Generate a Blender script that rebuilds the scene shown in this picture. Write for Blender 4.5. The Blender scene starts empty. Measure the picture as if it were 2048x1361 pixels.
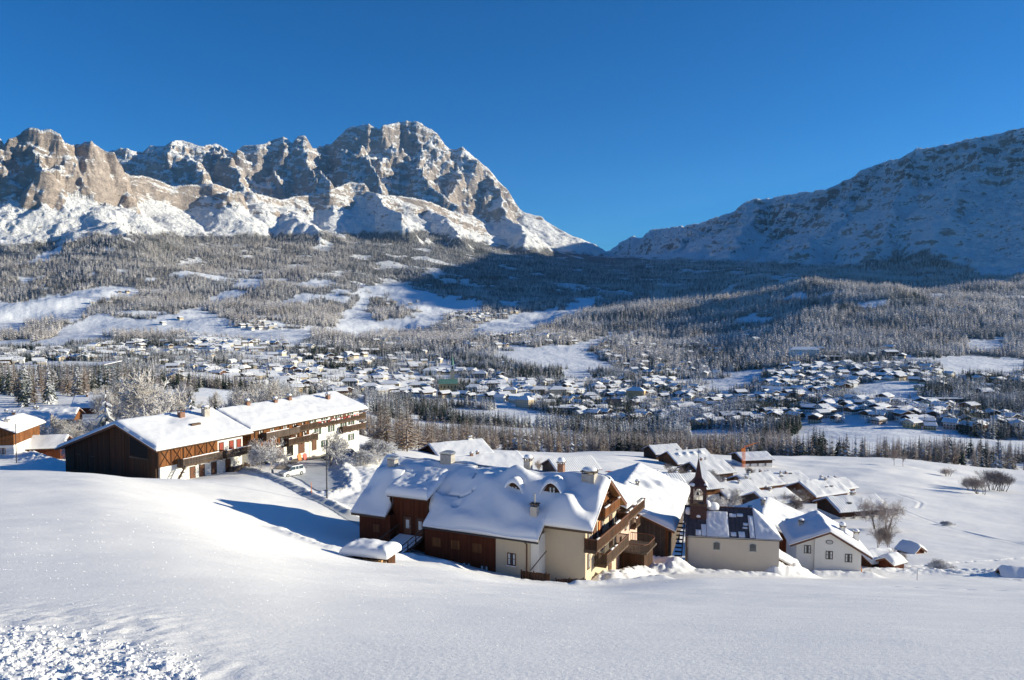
import bpy, math, random
import numpy as np
from mathutils import Vector, Matrix
random.seed(7); RNG = np.random.default_rng(11)
C = bpy.context.scene
# ------------------------------------------------------------ camera, sky, sun, exposure
FPX, CX, CY = 1593.0, 1024.0, 680.5
PITCH = math.atan(80.5/FPX)
cd = bpy.data.cameras.new("camera"); cam = bpy.data.objects.new("camera", cd); C.collection.objects.link(cam)
cd.sensor_width = 36.0; cd.lens = 36.0*FPX/2048.0; cd.clip_end = 60000; cd.clip_start = 0.1
cam.rotation_euler = (math.pi/2-PITCH, 0, 0); cam.location = (0, 0, 0); C.camera = cam
SUN_EL, SUN_AZ = math.radians(13.8), math.radians(84.5)   # azimuth clockwise from +Y
S = Vector((math.sin(SUN_AZ)*math.cos(SUN_EL), math.cos(SUN_AZ)*math.cos(SUN_EL), math.sin(SUN_EL)))
w = bpy.data.worlds.new("World"); C.world = w; w.use_nodes = True
nt = w.node_tree; bg = nt.nodes["Background"]
sky = nt.nodes.new("ShaderNodeTexSky"); sky.sky_type = 'NISHITA'; sky.sun_disc = False
sky.sun_elevation = SUN_EL; sky.sun_rotation = SUN_AZ; sky.altitude = 2600; sky.air_density = 1.0
sky.dust_density = 0.0; sky.ozone_density = 6.0
hs = nt.nodes.new("ShaderNodeHueSaturation"); hs.inputs["Saturation"].default_value = 1.13
tn = nt.nodes.new("ShaderNodeMix"); tn.data_type = 'RGBA'; tn.blend_type = 'MULTIPLY'; tn.inputs[0].default_value = 1; tn.inputs[7].default_value = (.80, 1.09, 1.14, 1)
nt.links.new(sky.outputs[0], hs.inputs["Color"]); nt.links.new(hs.outputs[0], tn.inputs[6]); nt.links.new(tn.outputs[2], bg.inputs[0]); bg.inputs[1].default_value = 0.074
sl = bpy.data.lights.new("sun", 'SUN'); sl.energy = 5.0; sl.angle = math.radians(0.53); sl.color = (1, 0.91, 0.70)
so = bpy.data.objects.new("sun", sl); C.collection.objects.link(so)
so.rotation_euler = S.to_track_quat('Z', 'Y').to_euler()
C.view_settings.view_transform = 'Standard'; C.view_settings.look = 'None'
C.view_settings.exposure = 0.74; C.view_settings.gamma = 1.0
C.cycles.max_bounces = 4; C.cycles.diffuse_bounces = 3; C.cycles.glossy_bounces = 1
C.cycles.transparent_max_bounces = 4; C.cycles.transmission_bounces = 1; C.cycles.volume_bounces = 0

# ------------------------------------------------------------ helpers
def W(px, py, Y):
    """world point seen at photo pixel (px,py) whose forward distance is Y"""
    a = (px-CX)/FPX; b = -(py-CY)/FPX
    dy = math.cos(PITCH)+b*math.sin(PITCH); dz = b*math.cos(PITCH)-math.sin(PITCH)
    return (a*Y/dy, Y, dz/dy*Y)
def proj(X, Y, Z):
    c, s = math.cos(PITCH), math.sin(PITCH)
    d = Y*c - Z*s; v = Y*s + Z*c
    return CX+FPX*X/d, CY-FPX*v/d
def tanpy(py):
    b = -(np.asarray(py, float)-CY)/FPX
    return (b*math.cos(PITCH)-math.sin(PITCH))/(math.cos(PITCH)+b*math.sin(PITCH))
def hash2(ix, iy, seed):
    ix = ix.astype(np.int64); iy = iy.astype(np.int64)
    n = (ix*374761393 + iy*668265263 + seed*1442695041) & 0xffffffff
    n = ((n ^ (n >> 13))*1274126177) & 0xffffffff
    n = n ^ (n >> 16)
    return (n & 0xffff)/65535.0
def vnoise(x, y, seed=0):
    ix = np.floor(x); iy = np.floor(y); fx = x-ix; fy = y-iy
    fx = fx*fx*fx*(fx*(fx*6-15)+10); fy = fy*fy*fy*(fy*(fy*6-15)+10)
    a = hash2(ix, iy, seed); b = hash2(ix+1, iy, seed); c = hash2(ix, iy+1, seed); d = hash2(ix+1, iy+1, seed)
    return (a+(b-a)*fx)*(1-fy)+(c+(d-c)*fx)*fy
def fbm(x, y, seed=0, octv=4, gain=.5, lac=2.03):
    s = 0; a = 1.; t = 0
    for i in range(octv):
        s = s + a*(vnoise(x, y, seed+i*17)*2-1); t += a; a *= gain
        x, y = x*lac*.8-y*lac*.6+3.1, x*lac*.6+y*lac*.8+1.7
    return s/t
def ridged(x, y, seed=0, octv=4, gain=.5, lac=2.1):
    s = 0; a = 1.; t = 0
    for i in range(octv):
        s = s + a*(1-np.abs(vnoise(x, y, seed+i*17)*2-1)); t += a; a *= gain
        x, y = x*lac*.8-y*lac*.6+3.1, x*lac*.6+y*lac*.8+1.7
    return s/t
def smooth(a, b, x):
    t = np.clip((x-a)/(b-a), 0, 1); return t*t*(3-2*t)
def in_poly(px, py, poly):
    px = np.asarray(px, float); py = np.asarray(py, float); r = np.zeros(px.shape, bool)
    n = len(poly)
    for i in range(n):
        x0, y0 = poly[i]; x1, y1 = poly[(i+1) % n]
        c = ((y0 > py) != (y1 > py)) & (px < (x1-x0)*(py-y0)/((y1-y0) if y1 != y0 else 1e-9)+x0)
        r ^= c
    return r

# ------------------------------------------------------------ materials
MATS = {}
def new_mat(name):
    m = bpy.data.materials.new(name); m.use_nodes = True; MATS[name] = m
    return m, m.node_tree, m.node_tree.nodes["Principled BSDF"]
def N(nt, t, **kw):
    n = nt.nodes.new(t)
    for k, v in kw.items(): setattr(n, k, v)
    return n
def noise(nt, vec, scale, detail=4, rough=.55, dist=0):
    n = N(nt, "ShaderNodeTexNoise"); n.inputs["Scale"].default_value = scale
    n.inputs["Detail"].default_value = detail; n.inputs["Roughness"].default_value = rough; n.inputs["Distortion"].default_value = dist
    nt.links.new(vec, n.inputs["Vector"]); return n.outputs["Fac"]
def ramp(nt, fac, a, b, ca=(0, 0, 0, 1), cb=(1, 1, 1, 1)):
    r = N(nt, "ShaderNodeValToRGB"); e = r.color_ramp.elements
    e[0].position = a; e[1].position = b; e[0].color = ca; e[1].color = cb
    nt.links.new(fac, r.inputs[0]); return r.outputs[0]
def mixc(nt, fac, a, b):
    m = N(nt, "ShaderNodeMix", data_type='RGBA')
    for i, v in ((0, fac), (6, a), (7, b)):
        if isinstance(v, bpy.types.NodeSocket): nt.links.new(v, m.inputs[i])
        elif i == 0: m.inputs[0].default_value = v
        else: m.inputs[i].default_value = (*v[:3], 1)
    return m.outputs[2]
def math_(nt, op, a, b=0., clamp=False):
    m = N(nt, "ShaderNodeMath", operation=op, use_clamp=clamp)
    for i, v in ((0, a), (1, b)):
        if isinstance(v, bpy.types.NodeSocket): nt.links.new(v, m.inputs[i])
        else: m.inputs[i].default_value = v
    return m.outputs[0]
def mapping(nt, vec, scale, rot=(0, 0, 0)):
    m = N(nt, "ShaderNodeMapping"); m.inputs["Scale"].default_value = scale; m.inputs["Rotation"].default_value = rot
    nt.links.new(vec, m.inputs[0]); return m.outputs[0]
def bump(nt, h, strength, dist, prev=None):
    b = N(nt, "ShaderNodeBump"); b.inputs["Strength"].default_value = strength; b.inputs["Distance"].default_value = dist
    nt.links.new(h, b.inputs["Height"])
    if prev: nt.links.new(prev, b.inputs["Normal"])
    return b.outputs[0]
def pos(nt): return N(nt, "ShaderNodeNewGeometry").outputs["Position"]
def nz(nt):
    s = N(nt, "ShaderNodeSeparateXYZ"); nt.links.new(N(nt, "ShaderNodeNewGeometry").outputs["Normal"], s.inputs[0]); return s.outputs[2]
SNOW = (.80, .83, .88)
def mat_snow(name, near=True):
    m, nt, p = new_mat(name); P = pos(nt)
    tint = noise(nt, P, .05, 3); L = nt.links.new
    L(mixc(nt, tint, (.88, .875, .865), (.92, .912, .90)), p.inputs["Base Color"])
    p.inputs["Roughness"].default_value = .72; p.inputs["Specular IOR Level"].default_value = .25
    if near:
        st = noise(nt, mapping(nt, P, (.10, 1.1, 1), (0, 0, .18)), 1.0, 5, .6, .4)
        b = bump(nt, st, .42, .13)
        b = bump(nt, noise(nt, P, 14, 5, .75), .45, .03, b)
        b = bump(nt, noise(nt, P, .3, 3, .5), .22, .3, b)
        L(b, p.inputs["Normal"])
    return m
mat_snow("snow_ground")
m, nt, p = new_mat("snow_glints"); 
def solid(name, col, rough=.7, var=.15, scale=2., bumpk=0, metal=0, spec=.3, stretch=None, seed=0):
    m, nt, p = new_mat(name); tc = N(nt, "ShaderNodeTexCoord").outputs["Object"]
    v = mapping(nt, tc, stretch) if stretch else tc
    f = noise(nt, v, scale, 5, .65)
    a = tuple(c*(1-var) for c in col); b = tuple(min(1, c*(1+var)) for c in col)
    nt.links.new(mixc(nt, ramp(nt, f, .3, .7), a, b), p.inputs["Base Color"])
    p.inputs["Roughness"].default_value = rough; p.inputs["Metallic"].default_value = metal; p.inputs["Specular IOR Level"].default_value = spec
    if bumpk: nt.links.new(bump(nt, f, bumpk, .03), p.inputs["Normal"])
    return m
def planks(name, dark, light, width=.22, weather=(.05, .035, .025), bumpk=.6, horiz=False, wamt=.6):
    m, nt, p = new_mat(name); L = nt.links.new
    tc = N(nt, "ShaderNodeTexCoord").outputs["Object"]
    s = N(nt, "ShaderNodeSeparateXYZ"); L(tc, s.inputs[0])
    h = s.outputs[2] if horiz else math_(nt, 'ADD', s.outputs[0], s.outputs[1])
    q = math_(nt, 'DIVIDE', h, width); cell = math_(nt, 'FLOOR', q); fr = math_(nt, 'FRACT', q)
    wn = N(nt, "ShaderNodeTexWhiteNoise", noise_dimensions='1D'); L(cell, wn.inputs["W"])
    grain = noise(nt, mapping(nt, tc, (1, 1, 12) if horiz else (9, 9, .7)), 1.5, 5, .7)
    big = noise(nt, tc, .35, 4, .6)
    c = mixc(nt, wn.outputs["Value"], dark, light)
    c = mixc(nt, math_(nt, 'MULTIPLY', ramp(nt, grain, .35, .7), .55), c, tuple(x*.45 for x in dark))
    c = mixc(nt, math_(nt, 'MULTIPLY', ramp(nt, big, .42, .62), wamt), c, weather)
    g = math_(nt, 'LESS_THAN', fr, .09)
    c = mixc(nt, math_(nt, 'MULTIPLY', g, .7), c, tuple(x*.2 for x in dark))
    L(c, p.inputs["Base Color"]); p.inputs["Roughness"].default_value = .85; p.inputs["Specular IOR Level"].default_value = .15
    L(bump(nt, math_(nt, 'SUBTRACT', grain, g), bumpk, .02), p.inputs["Normal"])
    return m
def stucco(name, col, dirt=(.35, .3, .24), amt=.3):
    m, nt, p = new_mat(name); L = nt.links.new; tc = N(nt, "ShaderNodeTexCoord").outputs["Object"]
    f = noise(nt, tc, .5, 5, .65); g = noise(nt, mapping(nt, tc, (2.5, 2.5, .3)), 1., 4, .6)
    c = mixc(nt, math_(nt, 'MULTIPLY', ramp(nt, f, .4, .8), amt), col, tuple(x*.75 for x in col))
    c = mixc(nt, math_(nt, 'MULTIPLY', ramp(nt, g, .55, .8), amt*.6), c, dirt)
    L(c, p.inputs["Base Color"]); p.inputs["Roughness"].default_value = .9; p.inputs["Specular IOR Level"].default_value = .15
    L(bump(nt, noise(nt, tc, 14, 4, .7), .35, .012), p.inputs["Normal"]); return m

def rock_mat():
    m, nt, p = new_mat("mountain_rock"); L = nt.links.new; P = pos(nt)
    at = N(nt, "ShaderNodeAttribute"); at.attribute_name = "tint"
    sp = N(nt, "ShaderNodeSeparateColor"); L(at.outputs["Color"], sp.inputs[0])
    big = noise(nt, P, .0022, 5, .6); fine = noise(nt, mapping(nt, P, (1, 1, 2.6)), .014, 6, .68, .6)
    vert = noise(nt, mapping(nt, P, (1, 1, .18)), .02, 5, .6)
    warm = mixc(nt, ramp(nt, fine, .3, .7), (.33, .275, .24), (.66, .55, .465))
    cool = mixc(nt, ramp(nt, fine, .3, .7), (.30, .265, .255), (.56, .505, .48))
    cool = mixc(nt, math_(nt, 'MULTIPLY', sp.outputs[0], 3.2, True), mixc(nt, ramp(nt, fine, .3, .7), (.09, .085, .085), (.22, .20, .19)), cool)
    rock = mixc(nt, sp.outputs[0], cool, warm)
    rock = mixc(nt, math_(nt, 'MULTIPLY', ramp(nt, vert, .5, .75), .45), rock, (.20, .18, .17))
    rock = mixc(nt, math_(nt, 'MULTIPLY', ramp(nt, big, .5, .68), .35), rock, (.42, .32, .24))
    n_ = nz(nt)
    v = math_(nt, 'ADD', n_, math_(nt, 'MULTIPLY', math_(nt, 'SUBTRACT', fine, .5), math_(nt, 'SUBTRACT', 1.7, math_(nt, 'MULTIPLY', sp.outputs[0], 1.0))))
    v = math_(nt, 'ADD', v, math_(nt, 'MULTIPLY', math_(nt, 'SUBTRACT', noise(nt, P, .05, 4, .7), .5), .45))
    v = math_(nt, 'ADD', v, math_(nt, 'SUBTRACT', sp.outputs[1], .5))
    sx = N(nt, "ShaderNodeSeparateXYZ"); L(P, sx.inputs[0])
    dip = math_(nt, 'ADD', math_(nt, 'ADD', sx.outputs[2], math_(nt, 'MULTIPLY', sx.outputs[0], .25)), math_(nt, 'MULTIPLY', noise(nt, P, .004, 4, .6), 130.))
    v = math_(nt, 'ADD', v, math_(nt, 'MULTIPLY', math_(nt, 'SUBTRACT', noise(nt, P, .0045, 4, .65), .5), .55))
    st = N(nt, "ShaderNodeTexNoise", noise_dimensions='1D'); st.inputs["Scale"].default_value = .035; st.inputs["Detail"].default_value = 5; st.inputs["Roughness"].default_value = .75; L(dip, st.inputs["W"])
    v = math_(nt, 'ADD', v, math_(nt, 'MULTIPLY', math_(nt, 'SUBTRACT', st.outputs["Fac"], .5), math_(nt, 'ADD', .25, math_(nt, 'MULTIPLY', sp.outputs[0], .7))))
    v = math_(nt, 'SUBTRACT', v, math_(nt, 'MULTIPLY', sp.outputs[0], .10))
    s = ramp(nt, v, .47, .57)
    forest = sp.outputs[2]
    ground = mixc(nt, s, rock, (.90, .905, .915))
    trees = mixc(nt, ramp(nt, noise(nt, P, .06, 3, .7), .35, .65), (.05, .05, .052), (.20, .195, .19))
    L(mixc(nt, forest, ground, trees), p.inputs["Base Color"])
    p.inputs["Roughness"].default_value = .9; p.inputs["Specular IOR Level"].default_value = .1
    b = bump(nt, st.outputs['Fac'], .8, 18.0); b = bump(nt, fine, 1.0, 32.0, b); b = bump(nt, vert, .9, 16.0, b); b = bump(nt, noise(nt, P, .06, 5, .7), .9, 8.0, b)
    L(b, p.inputs["Normal"])
rock_mat()

def link(o, parent=None):
    C.collection.objects.link(o)
    if parent is not None: o.parent = parent
    return o
def mesh_np(name, V, F, mat=None, smooth_=False, parent=None, attr=None, mats=None, mi=None, linkit=True):
    """V (n,3); F (m,k) same arity or list"""
    me = bpy.data.meshes.new(name)
    V = np.asarray(V, np.float32)
    if isinstance(F, np.ndarray):
        k = F.shape[1]; me.vertices.add(len(V)); me.vertices.foreach_set("co", V.ravel())
        me.loops.add(F.size); me.loops.foreach_set("vertex_index", F.astype(np.int32).ravel())
        me.polygons.add(len(F)); me.polygons.foreach_set("loop_start", np.arange(0, F.size, k, dtype=np.int32))
        me.polygons.foreach_set("loop_total", np.full(len(F), k, np.int32))
    else:
        me.from_pydata([tuple(map(float, v)) for v in V], [], F)
    if attr is not None:
        a = me.color_attributes.new("tint", 'FLOAT_COLOR', 'POINT'); a.data.foreach_set("color", attr.astype(np.float32).ravel())
    for mm in (mats or [mat]): me.materials.append(MATS[mm] if isinstance(mm, str) else mm)
    if mi is not None: me.polygons.foreach_set("material_index", np.asarray(mi, np.int32))
    me.update(calc_edges=True)
    if smooth_: me.polygons.foreach_set("use_smooth", np.ones(len(me.polygons), bool))
    o = bpy.data.objects.new(name, me)
    if linkit: link(o, parent)
    return o
def tag(o, label=None, cat=None, group=None, kind=None):
    if label: o["label"] = label
    if cat: o["category"] = cat
    if group: o["group"] = group
    if kind: o["kind"] = kind
    return o
def empty(name, loc, rz=0., label=None, cat=None, group=None):
    o = bpy.data.objects.new(name, None); o.location = loc; o.rotation_euler = (0, 0, rz); o.empty_display_size = .5
    link(o); return tag(o, label, cat, group)

# ------------------------------------------------------------ terrain: profiles per viewing direction (distance, photo row)
NEAR = {
 0: [(5.5,1361),(15,1160),(40,1020),(100,937),(120,952),(150,926),(200,893),(300,850),(450,802)],
 200: [(5.5,1361),(15,1165),(40,1030),(100,942),(115,962),(150,950),(200,905),(250,865),(350,822),(450,800)],
 350: [(5.5,1361),(15,1172),(40,1052),(60,1020),(96,984),(112,950),(122,966),(130,957),(150,925),(180,905),(250,868),(400,808),(500,798)],
 500: [(5.5,1361),(15,1186),(40,1095),(60,1070),(80,1052),(93,1034),(103,1001),(112,975),(122,956),(135,940),(150,915),(165,903),(250,873),(400,830),(500,815)],
 600: [(5.5,1361),(15,1202),(40,1125),(60,1102),(80,1084),(92,1062),(103,1022),(110,1003),(118,988),(135,947),(150,917),(165,902),(250,880),(400,850),(600,820)],
 700: [(5.5,1361),(15,1210),(40,1140),(65,1128),(80,1112),(92,1085),(100,1062),(112,1012),(130,960),(165,905),(200,897),(260,890),(330,893),(420,890),(600,865)],
 800: [(5.5,1361),(15,1215),(40,1150),(70,1136),(85,1115),(100,1070),(130,965),(165,915),(200,905),(270,893),(330,893),(420,905),(600,890)],
 900: [(5.5,1361),(15,1220),(40,1160),(78,1138),(90,1118),(110,1050),(140,975),(200,925),(270,903),(340,896),(430,908),(600,895)],
 1000: [(5.5,1361),(15,1222),(40,1170),(60,1168),(80,1156),(86,1150),(100,1100),(130,1020),(200,955),(300,913),(350,900),(450,912),(600,900)],
 1200: [(5.5,1361),(15,1225),(40,1186),(66,1182),(84,1174),(95,1160),(130,1105),(180,1035),(250,965),(330,925),(420,903),(520,912),(700,900)],
 1400: [(5.5,1361),(15,1226),(40,1180),(90,1152),(103,1142),(130,1112),(180,1052),(250,985),(330,945),(430,905),(530,915),(700,905)],
 1600: [(5.5,1361),(15,1226),(40,1182),(95,1158),(120,1153),(135,1125),(170,1080),(250,1012),(350,955),(470,911),(560,918),(700,900)],
 1800: [(5.5,1361),(15,1226),(40,1185),(110,1160),(125,1145),(170,1080),(250,1008),(350,955),(480,915),(570,925),(700,905)],
 2048: [(5.5,1361),(15,1228),(40,1188),(110,1168),(130,1138),(180,1078),(260,1017),(360,975),(460,942),(560,955),(700,925)],
}
FAR = {
 0: [(600,785),(800,772),(1100,752),(1500,722),(2000,690),(2300,668),(2800,608),(3200,555),(3500,522),(3800,492),(4100,478),(5200,460)],
 200: [(700,775),(1000,755),(1300,740),(1700,705),(2100,680),(2400,655),(2800,600),(3300,555),(3800,505),(4200,475),(4800,462),(5400,450)],
 400: [(700,790),(1000,775),(1300,757),(1700,708),(2200,672),(2500,650),(3000,602),(3600,545),(4400,492),(5000,468),(5600,450)],
 600: [(900,795),(1200,785),(1500,757),(1800,715),(2200,680),(2600,655),(3000,612),(3800,550),(4600,495),(5200,475),(5900,455)],
 800: [(900,855),(1200,825),(1400,795),(1600,770),(1900,725),(2300,690),(2700,662),(3200,615),(4000,560),(4800,500),(5500,472),(6200,460)],
 1000: [(850,868),(950,850),(1100,850),(1300,820),(1500,780),(1800,745),(2100,700),(2400,675),(2700,650),(3100,625),(3600,600),(4300,560),(5200,522),(6200,500),(7000,490)],
 1200: [(900,885),(1100,865),(1300,830),(1500,787),(1900,735),(2200,700),(2600,665),(3000,632),(3300,610),(3700,595),(4500,565),(5500,540),(7000,520),(8500,508)],
 1400: [(900,880),(1050,865),(1250,830),(1450,790),(1700,760),(2000,725),(2300,695),(2600,660),(2900,625),(3100,600),(3250,590),(3500,604),(4300,575),(5500,530),(7000,500)],
 1600: [(850,880),(1000,855),(1200,820),(1500,770),(1750,730),(1950,705),(2200,660),(2600,600),(2900,562),(3200,575),(4200,548),(5000,528),(6000,510)],
 1800: [(800,885),(950,850),(1200,795),(1500,745),(1700,725),(1900,705),(2200,650),(2600,595),(2900,575),(3200,585),(4000,556),(5000,520)],
 2048: [(850,890),(1000,850),(1200,805),(1500,760),(1750,728),(1950,700),(2300,630),(2700,570),(3000,552),(3300,560),(4000,540),(5000,500)],
}
LY0, LY1, NY, NU = math.log(1.0), math.log(12000.), 1500, 420
UL, UR = -0.85, 0.85
def build_table():
    ly = np.linspace(LY0, LY1, NY); Yv = np.exp(ly)
    def prof(k):
        keys = sorted(FAR); 
        def fcol(px):
            px = min(max(px, 0), 2048); j = max(i for i in keys if i <= px); jn = min([i for i in keys if i >= px])
            def one(q): a = np.array(FAR[q], float); return np.interp(Yv, a[:, 0], tanpy(a[:, 1])*a[:, 0])
            t = 0 if j == jn else (px-j)/(jn-j)
            return one(j)*(1-t)+one(jn)*t
        a = np.array(NEAR[k], float); zn = np.interp(Yv, np.r_[1., a[:, 0]], np.r_[-2.05, tanpy(a[:, 1])*a[:, 0]])
        zf = fcol(k); Ye = a[-1, 0]; Fs = 850.
        t = np.clip((Yv-Ye)/(Fs-Ye), 0, 1)
        zfe = np.interp(Fs, Yv, zf)
        z = np.where(Yv <= Ye, zn, np.where(Yv >= Fs, zf, zn*(1-t)+zfe*t))
        return z
    cols = sorted(NEAR); us = np.array([(c-CX)/FPX for c in cols]); Z = np.array([prof(k) for k in cols])
    uu = np.linspace(UL, UR, NU); T = np.array([[0.]])
    T = np.empty((NU, NY))
    for j in range(NY): T[:, j] = np.interp(uu, us, Z[:, j])
    def blur(A, s, ax):
        r = int(3*s); k = np.exp(-.5*(np.arange(-r, r+1)/s)**2); k /= k.sum()
        Ap = np.pad(A, [(r, r) if i == ax else (0, 0) for i in range(2)], mode='edge')
        out = np.zeros_like(A)
        for i, kk in enumerate(k):
            out += kk*(Ap[i:i+A.shape[0]] if ax == 0 else Ap[:, i:i+A.shape[1]])
        return out
    T = blur(T, 7, 0); T2 = blur(T, 5, 1)
    return T2
TAB = build_table()
def base_z(X, Y):
    Yc = np.maximum(Y, 1.); u = np.clip(X/np.maximum(Yc, 6.), UL, UR)
    i = (u-UL)/(UR-UL)*(NU-1); j = (np.log(np.minimum(Yc, 11900))-LY0)/(LY1-LY0)*(NY-1)
    i0 = np.clip(i.astype(int), 0, NU-2); j0 = np.clip(j.astype(int), 0, NY-2); fi = i-i0; fj = j-j0
    z = (TAB[i0, j0]*(1-fi)+TAB[i0+1, j0]*fi)*(1-fj)+(TAB[i0, j0+1]*(1-fi)+TAB[i0+1, j0+1]*fi)*fj
    return np.where(Y < 1, z+(1-Y)*.10, z)
# snow banks thrown up by ploughs: polyline of (px,py,Y), height, half width, lumpiness
def xy(px, py, Y): p = W(px, py, Y); return (p[0], p[1])
BANKS = [
 ([xy(485,935,136), xy(560,975,124), xy(640,1010,114), xy(700,1035,107)], 0.55, 1.0, .6),      # between road and car park
 ([xy(672,900,163), xy(690,935,142), xy(705,968,127), xy(700,995,121), xy(660,1008,117)], .8, 1.8, .7),
 ([xy(700,890,172), xy(745,930,135), xy(740,990,116)], .5, 3.5, .5),
 ([xy(560,1050,84), xy(600,1080,80), xy(680,1100,77)], .5, 1.2, .5),
 ([xy(1160,1172,78), xy(1240,1180,79), xy(1325,1182,80), xy(1300,1150,88)], .55, 1.0, .3),
 ([xy(960,1145,81), xy(1050,1155,79), xy(1130,1168,78)], .2, .8, .6),
 ([xy(1215,1165,86), xy(1290,1130,98), xy(1340,1140,98)], 1.3, 2.0, .5),
 ([xy(1290,1095,104), xy(1330,1105,103), xy(1345,1125,100)], 2.0, 2.6, .25),
 ([xy(1550,1130,103), xy(1580,1140,104), xy(1600,1150,106)], 1.6, 1.7, .5),
 ([xy(1630,1155,114), xy(1740,1160,114)], .9, 1.3, .3),
 ([xy(1350,1148,98), xy(1540,1150,98)], .5, 1.3, .6),
 ([xy(1750,1130,124), xy(1850,1140,124), xy(2000,1150,122)], .7, 3.0, .6),
 ([xy(0,905,165), xy(60,900,165), xy(115,915,150)], 1.6, 3.5, .4),
 ([xy(770,1130,80), xy(830,1125,84), xy(900,1135,82)], .5, 1.4, .5),
]
TRACKS = [([xy(1748,1036,214), xy(1860,1052,200), xy(2060,1092,168)], .16, .6, 0), ([xy(1600,950,345), xy(1748,966,325), xy(2060,1002,285)], .28, .9, 0), ([xy(1790,1020,235), xy(1900,1052,195), xy(2060,1098,165)], .12, .5, 0),
 ([xy(1560,925,430), xy(1800,935,420), xy(2060,955,400)], .5, 1.3, 0), ([xy(1640,1203,63), xy(1850,1210,57), xy(2080,1217,53)], .16, .22, 1), ([xy(1850,1135,125), xy(1960,1150,118), xy(2060,1160,112)], .3, .5, 1), ([xy(1740,1125,128), xy(1830,1120,132), xy(2060,1115,145)], .25, .5, 1),
 ([xy(1835,1012,240), xy(1842,1000,255), xy(1820,990,265), xy(1770,980,285)], .14, .5, 0)]
def seg_dist(X, Y, a, b):
    ax, ay = a; bx, by = b; dx, dy = bx-ax, by-ay; L2 = dx*dx+dy*dy
    t = np.clip(((X-ax)*dx+(Y-ay)*dy)/L2, 0, 1)
    return np.hypot(X-ax-t*dx, Y-ay-t*dy), t
def near_add(X, Y):
    z = np.zeros_like(X)
    n1 = fbm(X*.09, Y*.09, 5, 4)
    z += n1*.22*smooth(3, 30, Y)+fbm(X*.022, Y*.022, 15, 3)*1.6*smooth(150, 330, Y)
    m = (Y < 200)
    if m.any():
        Xm, Ym = X[m], Y[m]; lump = fbm(Xm*1.3, Ym*1.3, 31, 4); zz = np.zeros_like(Xm)
        for pl, h, wd, lp in BANKS:
            d = np.full_like(Xm, 1e9)
            for a, b in zip(pl[:-1], pl[1:]): d = np.minimum(d, seg_dist(Xm, Ym, a, b)[0])
            g = np.exp(-(d/wd)**2)
            zz = np.maximum(zz, h*g*(1+lp*.8*lump))
        # shovelled crumbly snow bottom left
        Xl = Xm+3.4-(Ym-6)*.05; k = smooth(.9, -.6, Xl-(-(Ym-8)*.55))*smooth(12, 8.5, Ym)
        zz = zz+k*(.045*ridged(Xm*3.4, Ym*3.4, 77, 4)+.035*fbm(Xm*9, Ym*9, 3, 3))
        z[m] += zz
    for pl, dep, wd, dash in TRACKS:
        d = np.full_like(X, 1e9)
        for a, b in zip(pl[:-1], pl[1:]): d = np.minimum(d, seg_dist(X, Y, a, b)[0])
        z -= dep*np.exp(-(d/wd)**2)*(1 if not dash else smooth(-.1, .3, fbm(X*1.1, Y*1.1, 55, 2)))-dep*.4*np.exp(-((d-wd*1.8)/wd)**2)
    return z

# ------------------------------------------------------------ mountains as ridge skeletons
def ridge(pts, Ydef):
    out = []; Y = Ydef
    for q in pts:
        if len(q) == 3: Y = q[2]
        out.append(W(q[0], q[1], Y))
    return np.array(out)
R = []   # (points, cliff slope, cliff depth, lower slope, rock warmth, relief)
def addr(Y, pts, k, dep, k2, tw, am): R.append((ridge(pts, Y), k, dep, k2, tw, am))
addr(3700, [(-900,330,3700),(-500,300,3900),(-300,290,4000),(-80,272,4150),(0,274,4250),(8,290),(20,276),(42,264,4300),(60,257),(78,259),(100,258,4330),(112,266),(120,268),(122,283),(150,288,4450),(168,286),(182,281),(205,296,4600),(228,305),(240,333,4700),(262,350,4750)], 2.3, 370, .55, .75, 80)
addr(4750, [(262,350,4750),(300,352,4850),(345,372,4950),(400,368,5050),(425,366),(470,382,5250),(505,384),(560,398,5450)], 1.6, 170, .60, .8, 45)
addr(5450, [(560,398,5450),(620,388,5650),(660,380),(700,364,5900),(728,366),(740,385,6000),(800,392,6200),(850,400,6300),(900,420,6500),(960,440,6700)], 1.5, 150, .58, .6, 50)
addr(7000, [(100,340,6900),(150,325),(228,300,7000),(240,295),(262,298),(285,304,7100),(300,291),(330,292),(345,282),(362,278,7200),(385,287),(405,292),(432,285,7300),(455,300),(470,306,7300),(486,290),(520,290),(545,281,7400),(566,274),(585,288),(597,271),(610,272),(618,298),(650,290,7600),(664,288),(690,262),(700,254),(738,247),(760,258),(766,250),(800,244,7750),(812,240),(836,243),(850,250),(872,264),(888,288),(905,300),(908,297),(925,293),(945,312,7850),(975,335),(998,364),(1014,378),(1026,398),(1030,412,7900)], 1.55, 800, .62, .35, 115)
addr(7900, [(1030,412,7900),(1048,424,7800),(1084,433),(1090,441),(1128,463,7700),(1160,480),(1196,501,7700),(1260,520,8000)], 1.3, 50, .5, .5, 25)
addr(9000, [(1180,520,11000),(1215,497),(1240,485),(1268,470,10000),(1280,471),(1300,459),(1345,454,9000),(1400,446,8300),(1440,432,7700),(1468,424),(1485,408),(1510,397,7200),(1545,396),(1585,388,6900),(1655,378,6500),(1690,362),(1712,356),(1720,342,6200),(1768,324),(1800,316,5900),(1832,297),(1860,296,5600),(1900,288),(1950,275,5300),(1990,268),(2048,255,5100),(2250,200,4500),(2500,150,4000),(2800,130,3600),(3400,150,3450),(4600,250,3500)], 1.15, 380, .60, .1, 95)  # crest points right of view: unseen, raised and drawn nearer to shade the valley
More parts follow.
